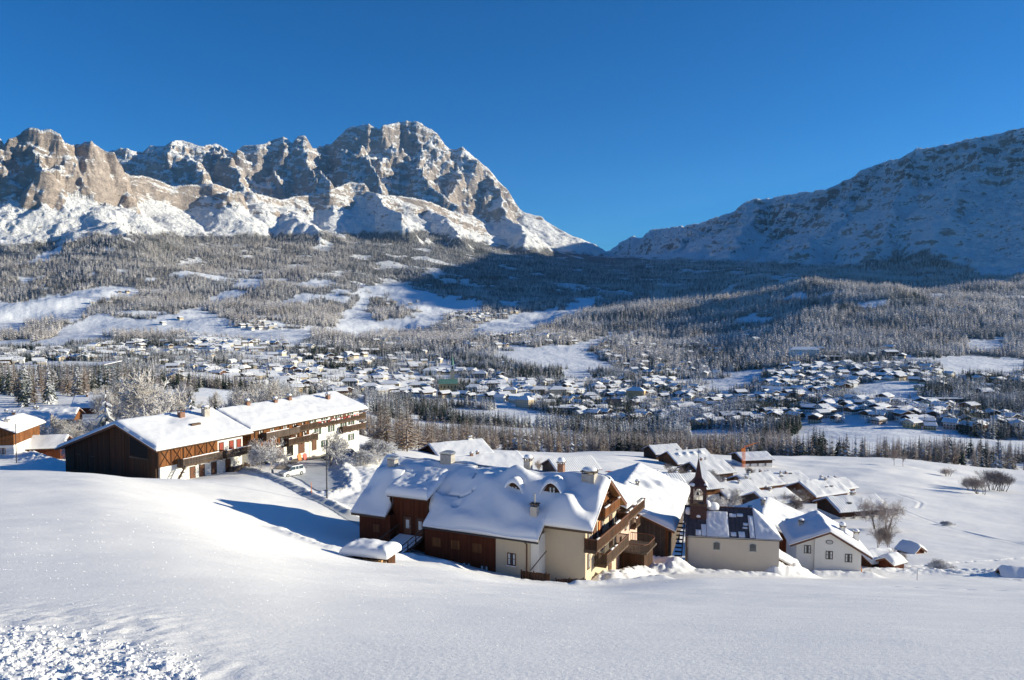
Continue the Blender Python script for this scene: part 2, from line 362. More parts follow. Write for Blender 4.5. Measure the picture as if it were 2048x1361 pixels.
SP = [
 ([(812,244,7750),(828,300,7450),(845,345,7200),(900,395,6900)], 1.5, .35), ([(700,258,7700),(740,320,7300),(775,380,6950)], 1.5, .35),
 ([(600,276,7500),(625,318,7200),(655,352,6950)], 1.5, .4), ([(566,278,7450),(545,330,7100)], 1.5, .3),
 ([(908,300,7800),(918,350,7400),(905,400,7100)], 1.7, .6), ([(945,315,7850),(985,370,7450),(1012,425,7150)], 1.5, .4),
 ([(432,289,7300),(465,335,6900),(478,372,6600)], 1.4, .7), ([(362,282,7200),(395,335,6800)], 1.1, .6),
 ([(60,262,4300),(80,330,4130)], 1.7, 1.), ([(182,286,4550),(198,345,4420)], 1.7, 1.),
 ([(8,285,4250),(18,340,4120)], 1.7, 1.), ([(228,310,4650),(262,372,4500)], 1.6, 1.),
 ([(728,370,5900),(770,402,5650),(800,422,5400)], 1.1, .8),
 ([(850,404,6300),(885,432,5950),(910,470,5500)], .9, .7), ([(1012,425,7150),(1045,455,6700),(1065,485,6200)], .7, .4),
 ([(1720,346,6200),(1700,400,5800),(1660,450,5400),(1600,500,5000)], .8, .1), ([(1832,300,5700),(1800,370,5300),(1790,430,4900),(1740,490,4500)], .75, .1),
 ([(1510,400,7200),(1500,440,6700),(1470,480,6200),(1440,520,5700)], .7, .1), ([(1950,280,5300),(1930,350,4900),(1920,420,4500)], .7, .1),
 ([(2048,260,5100),(2060,360,4600),(2048,450,4200),(2000,520,3900)], .7, .1), ([(1400,449,8300),(1380,480,7700),(1340,510,7000)], .7, .1),
 ([(150,410,4150),(225,438,3950),(265,458,3850)], .5, .6), ([(560,405,5400),(600,432,5150),(640,455,4950)], .55, .6),
]
def rocky_z(X, Y):
    """height of the mountain ridges, and rock warmth"""
    wx = fbm(X/420., Y/420., 51, 5)*120+fbm(X/110., Y/110., 61, 4)*45; wy = fbm(X/420.+9, Y/420., 71, 5)*120+fbm(X/110.+5, Y/110., 81, 4)*45
    Xw, Yw = X+wx, Y+wy
    best = np.full_like(X, -1e4); warm = np.zeros_like(X); crest = np.full_like(X, 1e9); amp = np.zeros_like(X)+50; low = np.zeros_like(X)
    jag = 26*(ridged(X/75., Y/75., 881, 3, .6)-.62)
    for pts, k, dep, k2, tw, am in R:
        for a, b in zip(pts[:-1], pts[1:]):
            d0, t = seg_dist(X, Y, a[:2], b[:2]); dw, tw_ = seg_dist(Xw, Yw, a[:2], b[:2])
            mixd = smooth(15, 160, d0); d = d0*(1-mixd)+dw*mixd; t = t*(1-mixd)+tw_*mixd
            zc = a[2]+(b[2]-a[2])*t+jag*np.clip(am/80., .2, 1.)
            cliffd = dep/k
            z = zc-np.where(d < cliffd, k*d, dep+k2*(d-cliffd)); m = z > best
            best = np.where(m, z, best); warm = np.where(m, tw, warm); crest = np.minimum(crest, d0)
            amp = np.where(m, am*np.where(d < cliffd*1.1, 1., .22), amp); low = np.where(m, smooth(cliffd*.95, cliffd*1.25, d), low)
    for q, k, tw in SP:
        pts = ridge(q, 5000)
        for a, b in zip(pts[:-1], pts[1:]):
            d, t = seg_dist(Xw, Yw, a[:2], b[:2]); z = a[2]+(b[2]-a[2])*t-k*d-25
            m = z > best; best = np.where(m, z, best); warm = np.where(m, tw, warm); low = np.where(m & (k > 1.2), 0., low)
    cs = smooth(10, 200, crest)
    g = ridged(X/310.+wx/400., Y/310., 91, 3, .55)-.6
    best = best+amp*cs*g*1.5
    best = best+amp*.55*smooth(-20, 90, crest)*(ridged(X/88.+wy/300., Y/88., 93, 3, .6)-.6)
    best = best+amp*.22*smooth(0, 40, crest)*(ridged(X/30., Y/30., 97, 2)-.6)
    # bedding ledges, dipping
    dip = best+.25*X-.1*Y+fbm(X/300., Y/300., 12, 3)*40
    for per, am in ((83., .30), (35., .34)):
        ph = dip/per; fr = ph-np.floor(ph)
        best = best+am*per*(smooth(.25, .75, fr)-fr)*np.clip(amp/70., 0, 1.3)*smooth(0, 40, crest)
    return best, warm+low*10
def terrain(X, Y):
    X = np.asarray(X, float); Y = np.asarray(Y, float)
    z = base_z(X, Y)
    far = Y > 3600
    near = Y < 700
    if near.any():
        add = near_add(X[near], Y[near])*smooth(650, 500, Y[near]); z[near] += add
    mid = Y > 500
    if mid.any():
        Xm, Ym = X[mid], Y[mid]
        k = smooth(500, 900, Ym)
        z[mid] += k*(fbm(Xm/160., Ym/160., 201, 5)*(4+12*smooth(1900, 3000, Ym)))
        z[mid] += smooth(2050, 2600, Ym)*fbm(Xm/430., Ym/430., 205, 3)*(36+34*smooth(200, 900, Xm))*smooth(4600, 3600, Ym)
    warm = np.zeros_like(z); rocky = np.zeros_like(z)
    if far.any():
        rz, wm = rocky_z(X[far], Y[far]); b = z[far]
        # soft maximum
        d = rz-b; h = np.clip(.5+d/120., 0, 1); zz = b*(1-h)+rz*h+30*h*(1-h)
        z[far] = zz; warm[far] = wm; rocky[far] = h
    return z, warm, rocky
def gz(x, y): return float(terrain(np.array([float(x)]), np.array([float(y)]))[0][0])

# forest / clearing layout (photo-plane outlines of what grows where on the ground)
MEADOW = [
 [(-50,605),(60,600),(110,588),(230,570),(290,578),(270,597),(200,608),(150,640),(100,650),(40,668),(-50,672)],
 [(75,695),(130,655),(185,628),(300,640),(400,612),(445,640),(500,662),(645,655),(600,692),(450,682),(350,668),(200,672),(100,700)],
 [(650,665),(690,625),(722,588),(745,578),(742,620),(733,645),(800,640),(860,618),(900,630),(860,652),(790,662),(700,678)],
 [(700,565),(760,572),(805,558),(850,582),(900,596),(975,604),(960,626),(880,628),(800,612),(740,592)],
 [(940,652),(1040,625),(1110,622),(1165,598),(1200,588),(1190,612),(1150,630),(1100,645),(1060,662),(1000,672),(940,668)],
 [(1000,712),(1060,692),(1140,692),(1200,672),(1290,658),(1200,690),(1170,705),(1240,740),(1130,738),(1040,728)],
 [(1400,775),(1480,748),(1545,735),(1500,768),(1450,790)],
 [(1870,718),(1950,708),(2048,720),(2048,745),(1960,752),(1890,748)], [(1680,792),(1720,768),(1790,762),(1860,770),(1800,800)],
 [(1560,905),(1600,860),(1640,850),(1780,857),(1900,872),(1960,880),(1940,905),(1840,912),(1650,915)],
 [(1935,680),(2000,678),(1995,702),(1940,700)],
 [(940,850),(1160,868),(1170,890),(1060,885),(960,870)],
 [(820,840),(880,845),(935,862),(900,872),(830,862)],
 [(600,572),(620,560),(655,558),(665,570),(640,578)], [(470,560),(520,560),(520,575),(480,575)],
]
TOWN = [(-80,700),(60,696),(130,690),(330,676),(430,652),(530,638),(660,662),(740,668),(860,642),(1000,628),(1070,668),(1200,672),(1330,668),(1450,700),(1530,735),(1600,700),(1780,690),(1900,715),(2100,730),(2100,860),(1960,876),(1780,852),(1640,845),(1560,850),(1440,850),(1300,858),(1100,830),(990,800),(800,782),(700,800),(560,790),(340,775),(100,745),(-80,750)]
GROVE = [[(30,672),(70,648),(130,640),(140,650),(100,668),(75,690)], [(165,628),(225,598),(240,606),(190,630)], [(735,640),(738,600),(760,590),(798,620),(800,642)]]
def forest_density(px, py, X, Y):
    n = fbm(X/140., Y/140., 301, 4); e1 = fbm(X/55., Y/55., 311, 3); e2 = fbm(X/55.+9, Y/55., 312, 3)
    px = px+e1*26; py = py+e2*9
    edge = 2080-230*smooth(1130, 1260, px)+n*260
    d = np.where(Y > edge, 1.0, 0.0)
    d = np.where(in_poly(px, py, TOWN) & (Y < edge), .0, d)
    d = np.where((Y > 2300) & (n > .38), 0., d)
    for q in MEADOW: d = np.where(in_poly(px, py, q), 0., d)
    for q in GROVE: d = np.where(in_poly(px, py, q), 1., d)
    top = np.interp(px, [-100,0,150,300,500,700,850,1000,1150,1210,1350,1500,1600,1700,1850,1960,2100], [498,490,474,468,470,466,462,492,506,512,520,524,530,530,500,548,548])
    fade = np.clip((py-top)/5.+.5, 0, 1)
    return d*fade
def forest_mask_rock(px, py, X, Y):
    top = np.interp(px, [-100,0,150,300,500,700,850,1000,1150,1210,1350,1500,1600,1700,1850,1960,2100], [498,490,474,468,470,466,462,492,506,512,520,524,530,530,500,548,548])
    return np.clip((py-top)/4., 0, 1)

# polar grid centred a little behind the camera
def grid_rows():
    r = [np.array([-22, -14, -8, -4, -1.5, 0.5])]
    r.append(np.geomspace(1.5, 60, 190, endpoint=False)); r.append(np.geomspace(60, 190, 300, endpoint=False))
    r.append(np.geomspace(190, 650, 230, endpoint=False)); r.append(np.geomspace(650, 3700, 230, endpoint=False))
    r.append(np.geomspace(3700, 6500, 330, endpoint=False)); r.append(np.geomspace(6500, 8600, 190, endpoint=False)); r.append(np.geomspace(8600, 11800, 40))
    return np.concatenate(r)
ROWS = grid_rows(); P0 = 30.
UCOL = np.concatenate([np.linspace(-1.25, -.72, 40, endpoint=False), np.linspace(-.72, .72, 1000), np.linspace(.72, 1.9, 90)[1:]])
def make_patch(name, i0, i1, mat, label, step=1):
    rows = ROWS[i0:i1]; YY, UU = np.meshgrid(rows, UCOL[::step], indexing='ij'); XX = UU*(YY+P0)
    z, warm, rocky = terrain(XX.ravel(), YY.ravel())
    Xr, Yr = XX.ravel(), YY.ravel()
    px, py = proj(Xr, np.maximum(Yr, 1), z)
    attr = np.ones((len(z), 4))
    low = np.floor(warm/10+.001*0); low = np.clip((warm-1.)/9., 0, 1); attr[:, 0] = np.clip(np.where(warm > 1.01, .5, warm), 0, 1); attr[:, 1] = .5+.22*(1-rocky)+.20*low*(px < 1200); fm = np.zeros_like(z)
    big = Yr > 700
    fm[big] = forest_density(px[big], py[big], Xr[big], Yr[big])
    attr[:, 2] = fm*.9
    # firmer snow on the sunless right-hand mountain, snowy aprons below the cliffs
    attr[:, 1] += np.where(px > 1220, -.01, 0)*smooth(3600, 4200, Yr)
    V = np.c_[Xr, Yr, z]; nr, nc = XX.shape
    idx = np.arange(nr*nc).reshape(nr, nc)
    F = np.stack([idx[:-1, :-1], idx[:-1, 1:], idx[1:, 1:], idx[1:, :-1]], -1).reshape(-1, 4)
    o = mesh_np(name, V, F, mat, True, attr=attr); tag(o, label, None, None, "structure"); return o
def row_at(y): return int(np.searchsorted(ROWS, y))
n1, n2 = row_at(650), row_at(3700)
make_patch("snow_slope", 0, n1+1, "snow_ground", "white snow covered hillside in the foreground")
def valley_mat():
    m, nt, p = new_mat("valley_ground"); L = nt.links.new; P = pos(nt)
    at = N(nt, "ShaderNodeAttribute"); at.attribute_name = "tint"; sp = N(nt, "ShaderNodeSeparateColor"); L(at.outputs["Color"], sp.inputs[0])
    tr = mixc(nt, ramp(nt, noise(nt, P, .08, 3, .7), .35, .65), (.05, .05, .052), (.22, .215, .21))
    L(mixc(nt, sp.outputs[2], (.78, .81, .86), tr), p.inputs["Base Color"]); p.inputs["Roughness"].default_value = .85; p.inputs["Specular IOR Level"].default_value = .15
    b = bump(nt, noise(nt, P, .03, 5, .6), .8, 5.0); L(b, p.inputs["Normal"])
valley_mat()
make_patch("valley_floor", n1, n2+1, "valley_ground", "snowy valley floor carrying the town and meadows")
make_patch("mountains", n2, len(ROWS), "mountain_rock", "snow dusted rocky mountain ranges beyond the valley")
# ------------------------------------------------------------ trees
def tree_mat(name, leaf, snowc=(.78, .79, .82), lo=.15, hi=.75, frost=.0, nscale=.6, patch=0.):
    m, nt, p = new_mat(name); L = nt.links.new
    tc = N(nt, "ShaderNodeTexCoord").outputs["Object"]
    oi = N(nt, "ShaderNodeObjectInfo").outputs["Random"]
    n_ = nz(nt); f = noise(nt, tc, nscale, 3, .7)
    v = math_(nt, 'ADD', math_(nt, 'ABSOLUTE', n_), math_(nt, 'MULTIPLY', math_(nt, 'SUBTRACT', f, .5), 1.5))
    if patch:
        loc = N(nt, "ShaderNodeObjectInfo").outputs["Location"]; pn = noise(nt, loc, .0065, 4, .65)
        v = math_(nt, 'ADD', v, math_(nt, 'MULTIPLY', math_(nt, 'SUBTRACT', pn, .5), patch))
    s = ramp(nt, v, lo, hi)
    if frost: s = math_(nt, 'ADD', math_(nt, 'MULTIPLY', s, 1-frost), frost)
    lc = mixc(nt, oi, tuple(x*.65 for x in leaf), tuple(x*1.35 for x in leaf))
    L(mixc(nt, s, lc, snowc), p.inputs["Base Color"])
    p.inputs["Roughness"].default_value = .9; p.inputs["Specular IOR Level"].default_value = .1
tree_mat("spruce_needles", (.032, .045, .030), lo=.80, hi=1.55, patch=1.6)
tree_mat("spruce_far", (.05, .06, .05), lo=.45, hi=1.4, patch=2.2, snowc=(.68, .68, .69))
tree_mat("larch_far", (.42, .355, .30), lo=-.1, hi=1.0, patch=2.6, snowc=(.90, .86, .82))
tree_mat("larch_brown", (.24, .165, .115), lo=.75, hi=1.6, snowc=(.62, .59, .56))
tree_mat("frosted_twigs", (.34, .31, .28), lo=.05, hi=.95, snowc=(.82, .83, .86), nscale=2.)
tree_mat("bare_twigs", (.27, .22, .19), lo=.55, hi=1.3, nscale=2.)
tree_mat("bark", (.09, .07, .055), lo=.9, hi=1.6)
def conifer_geo(seed, h, r, tiers, per, droop=.35, up=0., seg=1, width=.5, thin=0., tip=.04, pw=.85):
    """fronds as bent blades; returns V,F(tris)"""
    rg = random.Random(seed); V = []; F = []
    for t in range(tiers):
        f = (t+.3)/tiers; z = h*(.06+.94*f); rr = r*(1-f)**pw*rg.uniform(.8, 1.12)+tip*r
        n = max(3, int(per*(1-.45*f)))
        for k in range(n):
            if rg.random() < thin: continue
            a = 6.283*(k+rg.random())/n; L = rr*rg.uniform(.7, 1.15); wd = L*width*rg.uniform(.7, 1.2)
            ca, sa = math.cos(a), math.sin(a); zz = z+rg.uniform(-.5, .5)*h/tiers
            d = L*(droop-up)*rg.uniform(.7, 1.3)
            b = len(V)
            if seg == 1:
                V += [(0, 0, zz+L*.12), (ca*L*.55-sa*wd*.5, sa*L*.55+ca*wd*.5, zz-d*.45), (ca*L, sa*L, zz-d), (ca*L*.55+sa*wd*.5, sa*L*.55-ca*wd*.5, zz-d*.45)]
                F += [(b, b+1, b+2), (b, b+2, b+3)]
            else:
                V += [(0, 0, zz+L*.1)]
                for q, ww, dd in ((.35, .55, .15), (.7, .5, .55)):
                    V += [(ca*L*q-sa*wd*ww, sa*L*q+ca*wd*ww, zz-d*dd-.08*L), (ca*L*q, sa*L*q, zz-d*dd+.06*L), (ca*L*q+sa*wd*ww, sa*L*q-ca*wd*ww, zz-d*dd-.08*L)]
                V += [(ca*L, sa*L, zz-d)]
                F += [(b, b+1, b+2), (b, b+2, b+3), (b+1, b+4, b+5), (b+1, b+5, b+2), (b+2, b+5, b+6), (b+2, b+6, b+3), (b+4, b+7, b+5), (b+5, b+7, b+6)]
    return V, F
def cone_geo(r0, r1, z0, z1, n=6):
    V = []; F = []
    for z, r in ((z0, r0), (z1, r1)):
        for k in range(n): V.append((r*math.cos(6.283*k/n), r*math.sin(6.283*k/n), z))
    for k in range(n): F.append((k, (k+1) % n, n+(k+1) % n)); F.append((k, n+(k+1) % n, n+k))
    return V, F
def tri_mesh(name, V, F, mat):
    me = bpy.data.meshes.new(name); me.from_pydata(V, [], F); me.materials.append(MATS[mat]); me.update(); return me
def merged(parts):
    V = []; F = []
    for v, f in parts:
        b = len(V); V += v; F += [tuple(i+b for i in q) for q in f]
    return V, F
def branch_geo(seed, h, levels=4, spread=.6, trunk=.16, nchild=4, upw=.3, sides=3, multi=1, first=.25, twig=.0035):
    """bare broadleaf tree"""
    rg = random.Random(seed); TV, TF, BV, BF = [], [], [], []
    def tube(V, F, a, b, ra, rb):
        d = (b-a).normalized(); u = d.orthogonal().normalized(); v = d.cross(u); i0 = len(V); s = sides
        for c, r in ((a, ra), (b, rb)):
            for k in range(s): q = c+u*math.cos(6.283*k/s)*r+v*math.sin(6.283*k/s)*r; V.append(tuple(q))
        for k in range(s): F.append((i0+k, i0+(k+1) % s, i0+s+(k+1) % s)); F.append((i0+k, i0+s+(k+1) % s, i0+s+k))
    def grow(p, d, L, r, lv):
        V, F = (TV, TF) if lv == 0 else (BV, BF)
        n = 3 if lv < 2 else 2; q = p; pts = []
        for i in range(n):
            d = (d+Vector((rg.uniform(-1, 1), rg.uniform(-1, 1), rg.uniform(-.3, .6)))*.16+Vector((0, 0, upw*.15))).normalized()
            e = q+d*L/n; r1 = r*(1-.28*(i+1)/n*1.5); tube(V, F, q, e, r*(1-.28*i/n*1.5), r1); pts.append((e, d, r1)); q = e
        if lv < levels:
            for j in range(nchild+(1 if lv == 1 else 0)):
                e, dd, rr = pts[0 if (j % 3 == 0 and lv > 0) else (1 if j % 3 == 1 and n > 2 else -1)]
                a = rg.uniform(0, 6.283); o = dd.orthogonal().normalized(); o = Matrix.Rotation(a, 3, dd) @ o
                nd = (dd*(1-spread*.4)+o*spread*rg.uniform(.7, 1.5)+Vector((0, 0, upw*(.5 if lv else 1.)))).normalized()
                grow(e, nd, L*rg.uniform(.55, .82), max(rr*.6, twig), lv+1)
    for m_ in range(multi):
        a = rg.uniform(0, 6.28); o = Vector((math.cos(a), math.sin(a), 0))*(.25 if multi > 1 else 0)
        grow(Vector((o.x*.6, o.y*.6, 0)), Vector((o.x*1.3, o.y*1.3, 1)).normalized(), h*first*rg.uniform(.85, 1.15), trunk, 0)
    return TV, TF, BV, BF
def far_conifer(name, seed, mat, r=.2, tiers=8, per=6, **k):
    V, F = merged([conifer_geo(seed, 1., r, tiers, per, **k), cone_geo(.015, .002, 0, .95, 3)])
    return bpy.data.objects.new(name, tri_mesh(name, V, F, mat))     # never linked: source of the scattered wood
FARSPR = [far_conifer("spruce_source", s, "spruce_far", .21+.02*s, 7, 6, width=.8) for s in range(3)]
FARLAR = [far_conifer("larch_source", 10+s, "larch_far", .25+.03*s, 7, 6, droop=.25, width=.75, pw=.6) for s in range(3)]
FARLARB = [far_conifer("brown_larch_source", 20+s, "larch_brown", .20+.02*s, 12, 8, droop=.12, width=.34) for s in range(3)]
TOWNSPR = [far_conifer("dark_spruce_source", 30+s, "spruce_needles", .22+.02*s, 9, 7, width=.7) for s in range(3)]
def scatter(name, pts, scl, srcs, label, cat="forest", idx=None, spin=6.28):
    """one stuff object: a point cloud whose points carry trees"""
    n = len(pts); me = bpy.data.meshes.new(name); me.vertices.add(n)
    me.vertices.foreach_set("co", np.asarray(pts, np.float32).ravel())
    a = me.attributes.new("sz", 'FLOAT', 'POINT'); a.data.foreach_set("value", np.asarray(scl, np.float32))
    a = me.attributes.new("rz", 'FLOAT', 'POINT'); a.data.foreach_set("value", RNG.uniform(0, spin, n).astype(np.float32))
    a = me.attributes.new("ix", 'INT', 'POINT'); a.data.foreach_set("value", (RNG.integers(0, len(srcs), n) if idx is None else idx).astype(np.int32))
    o = bpy.data.objects.new(name, me); link(o); tag(o, label, cat, None, "stuff")
    ng = bpy.data.node_groups.new(name, "GeometryNodeTree")
    ng.interface.new_socket("Geometry", in_out='INPUT', socket_type='NodeSocketGeometry')
    ng.interface.new_socket("Geometry", in_out='OUTPUT', socket_type='NodeSocketGeometry')
    gi = ng.nodes.new("NodeGroupInput"); go = ng.nodes.new("NodeGroupOutput"); L = ng.links.new
    jn = ng.nodes.new("GeometryNodeJoinGeometry")
    for s in reversed(srcs):
        ob = ng.nodes.new("GeometryNodeObjectInfo"); ob.inputs["Object"].default_value = s; ob.inputs["As Instance"].default_value = True
        L(ob.outputs["Geometry"], jn.inputs[0])
    ip = ng.nodes.new("GeometryNodeInstanceOnPoints"); ip.inputs["Pick Instance"].default_value = True
    def named(nm, tp):
        q = ng.nodes.new("GeometryNodeInputNamedAttribute"); q.data_type = tp; q.inputs["Name"].default_value = nm; return q.outputs["Attribute"]
    mp = ng.nodes.new("GeometryNodeMeshToPoints"); L(gi.outputs[0], mp.inputs[0]); L(mp.outputs[0], ip.inputs["Points"])
    L(jn.outputs[0], ip.inputs["Instance"]); L(named("ix", 'INT'), ip.inputs["Instance Index"])
    cb = ng.nodes.new("ShaderNodeCombineXYZ"); L(named("rz", 'FLOAT'), cb.inputs[2])
    e2r = ng.nodes.new("FunctionNodeEulerToRotation"); L(cb.outputs[0], e2r.inputs[0]); L(e2r.outputs[0], ip.inputs["Rotation"])
    cs = ng.nodes.new("ShaderNodeCombineXYZ"); sz = named("sz", 'FLOAT')
    for i in range(3): L(sz, cs.inputs[i])
    L(cs.outputs[0], ip.inputs["Scale"]); L(ip.outputs[0], go.inputs[0])
    md = o.modifiers.new("trees", 'NODES'); md.node_group = ng
    return o
def sample_wedge(n, y0, y1, u0=-.70, u1=.70):
    u = RNG.uniform(u0, u1, n); Y = np.sqrt(RNG.uniform(y0*y0, y1*y1, n)); return u*Y, Y
def far_forest():
    # jittered candidates, density falling a little with distance
    area = lambda y0, y1: .70*(y1*y1-y0*y0)
    P_ = []
    for y0, y1, sp in ((2050, 3000, 9.5), (3000, 4300, 12.), (4300, 6200, 17.)):
        n = int(area(y0, y1)/sp**2); X, Y = sample_wedge(n, y0, y1); P_.append(np.c_[X, Y])
    P_ = np.concatenate(P_); X, Y = P_[:, 0], P_[:, 1]
    z, _, _ = terrain(X, Y); px, py = proj(X, Y, z)
    d = forest_density(px, py, X, Y)
    k = (RNG.random(len(X)) < d*.96) & (z > -400)
    X, Y, z, px = X[k], Y[k], z[k], px[k]
    s = RNG.uniform(14, 27, len(X))*(1+.15*fbm(X/90, Y/90, 7, 2))
    mixn = fbm(X/200., Y/200., 404, 3)+RNG.normal(0, .35, len(X))
    sp = mixn > .30
    sp |= (px > 700) & (px < 1300) & (Y > 3300) & (RNG.random(len(X)) < .6)
    V = np.c_[X, Y, z-.4]
    scatter("larch_forest", V[~sp], s[~sp], FARLAR, "frosted grey larch forest covering the far valley slopes")
    scatter("spruce_forest", V[sp], s[sp], FARSPR, "dark spruce forest mixed over the far valley slopes")
    # trees sprinkled over cliffs' feet and along the right hand crest
    n = 60000; X, Y = sample_wedge(n, 3900, 7600); z, _, rk = terrain(X, Y); px, py = proj(X, Y, z)
    nn = fbm(X/170., Y/170., 505, 3)
    k = ((px > 1210) & (nn > .12) & (py > 330)) | ((px > 680) & (px < 1010) & (py > 425) & (py < 500) & (nn > -.05)) | ((px > 180) & (px < 290) & (py > 415) & (nn > -.1)) | ((px > 400) & (px < 700) & (py > 440) & (nn > .25)) | ((px > 1010) & (px < 1190) & (py > 470) & (nn > .1))
    k &= RNG.random(n) < .45
    X, Y, z = X[k], Y[k], z[k]
    # skyline trees on the right crest
    cp = R[5][0]; ex = []
    for a, b in zip(cp[4:-4], cp[5:-3]):
        L_ = np.hypot(*(b-a)[:2])
        for q in range(int(L_/38)):
            if random.random() < .7: t = random.random(); ex.append(a+(b-a)*t+np.array([random.uniform(-25, 10), random.uniform(-25, 10), 0]))
    ex = np.array(ex); ez, _, _ = terrain(ex[:, 0], ex[:, 1])
    X = np.r_[X, ex[:, 0]]; Y = np.r_[Y, ex[:, 1]]; z = np.r_[z, ez]
    scatter("mountain_trees", np.c_[X, Y, z-1], RNG.uniform(10, 22, len(X)), FARSPR, "scattered dark conifers below the cliffs and along the right crest")
far_forest()
# ------------------------------------------------------------ building kit
solid("roof_wood", (.11, .07, .045), .8, .3, 3); solid("metal_dark", (.07, .07, .075), .45, .2, 4, metal=.6)
solid("metal_grey", (.38, .39, .40), .4, .15, 4, metal=.7); solid("stone", (.40, .37, .33), .9, .3, 3, .5)
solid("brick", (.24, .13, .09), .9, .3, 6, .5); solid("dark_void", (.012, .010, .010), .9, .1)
solid("frame_brown", (.14, .06, .034), .7, .2, 5); solid("frame_dark", (.07, .045, .03), .7, .2, 5); solid("shutter_green", (.05, .09, .06), .7, .2, 4)
solid("curtain", (.62, .64, .62), .8, .2, 3); solid("door_red", (.30, .055, .035), .7, .2, 3); solid("asphalt_wet", (.28, .24, .20), .8, .3, .8, .3)
solid("icy_road", (.52, .54, .56), .6, .12, .6, .3); solid("orange_paint", (.75, .22, .05), .6, .1); solid("red_paint", (.60, .06, .04), .5, .1)
solid("yellow_paint", (.75, .50, .05), .5, .1); solid("car_white", (.70, .71, .72), .25, .03, spec=.6); solid("car_blue", (.02, .12, .30), .25, .05, spec=.6)
solid("car_dark", (.05, .055, .06), .25, .05, spec=.6); solid("rubber", (.03, .03, .03), .9, .1); solid("lamp_glass", (.5, .5, .5), .2, .05)
solid("slate_blue", (.10, .16, .25), .5, .25, 3); solid("firewood", (.48, .30, .16), .9, .5, 7, .6); solid("chapel_tin", (.10, .085, .09), .6, .3, 2.)
solid("tower_red", (.075, .036, .032), .7, .35, 3, .4); solid("copper_green", (.11, .24, .19), .7, .15, .2); solid("teal_glass", (.03, .13, .125), .4, .2, .2)
solid("flower_red", (.5, .05, .04), .8, .3, 9)
m, nt, p = new_mat("glass_pane"); p.inputs["Base Color"].default_value = (.04, .05, .06, 1); p.inputs["Roughness"].default_value = .08; p.inputs["Specular IOR Level"].default_value = .8
m, nt, p = new_mat("roof_snow"); tc = N(nt, "ShaderNodeTexCoord").outputs["Object"]
p.inputs["Base Color"].default_value = (.84, .85, .87, 1); p.inputs["Roughness"].default_value = .7; p.inputs["Specular IOR Level"].default_value = .25
nt.links.new(bump(nt, noise(nt, tc, 3.5, 5, .6), .35, .05), p.inputs["Normal"])
def battened_snow():
    m, nt, p = new_mat("thin_snow"); L = nt.links.new; tc = N(nt, "ShaderNodeTexCoord").outputs["Object"]
    s = N(nt, "ShaderNodeSeparateXYZ"); L(tc, s.inputs[0])
    wv = math_(nt, 'SINE', math_(nt, 'MULTIPLY', s.outputs[0], 9.))
    f = noise(nt, tc, 1.3, 5, .7); r = math_(nt, 'MULTIPLY', ramp(nt, math_(nt, 'ADD', wv, math_(nt, 'MULTIPLY', f, 1.4)), .0, .12), 1.)
    L(mixc(nt, math_(nt, 'MULTIPLY', math_(nt, 'SUBTRACT', 1., r), .30), (.86, .87, .88), (.42, .39, .37)), p.inputs["Base Color"])
    p.inputs["Roughness"].default_value = .8; L(bump(nt, wv, .5, .06), p.inputs["Normal"])
battened_snow()
planks("wood_dark", (.055, .028, .016), (.13, .055, .028)); planks("wood_orange", (.17, .065, .024), (.34, .14, .05), wamt=.35)
planks("wood_red", (.10, .028, .013), (.15, .045, .02), wamt=.2, weather=(.03, .015, .01)); planks("wood_grey", (.11, .085, .07), (.19, .15, .125), weather=(.07, .055, .045))
planks("wood_rail", (.085, .055, .038), (.16, .11, .08), .12); planks("wood_soffit", (.45, .23, .09), (.55, .30, .12), .3, wamt=.1, weather=(.3, .15, .06))
stucco("stucco_cream", (.60, .50, .36)); stucco("stucco_white", (.78, .76, .71), amt=.15); stucco("stucco_beige", (.56, .50, .42)); stucco("stucco_yellow", (.62, .45, .22)); stucco("stucco_pink", (.66, .47, .38))

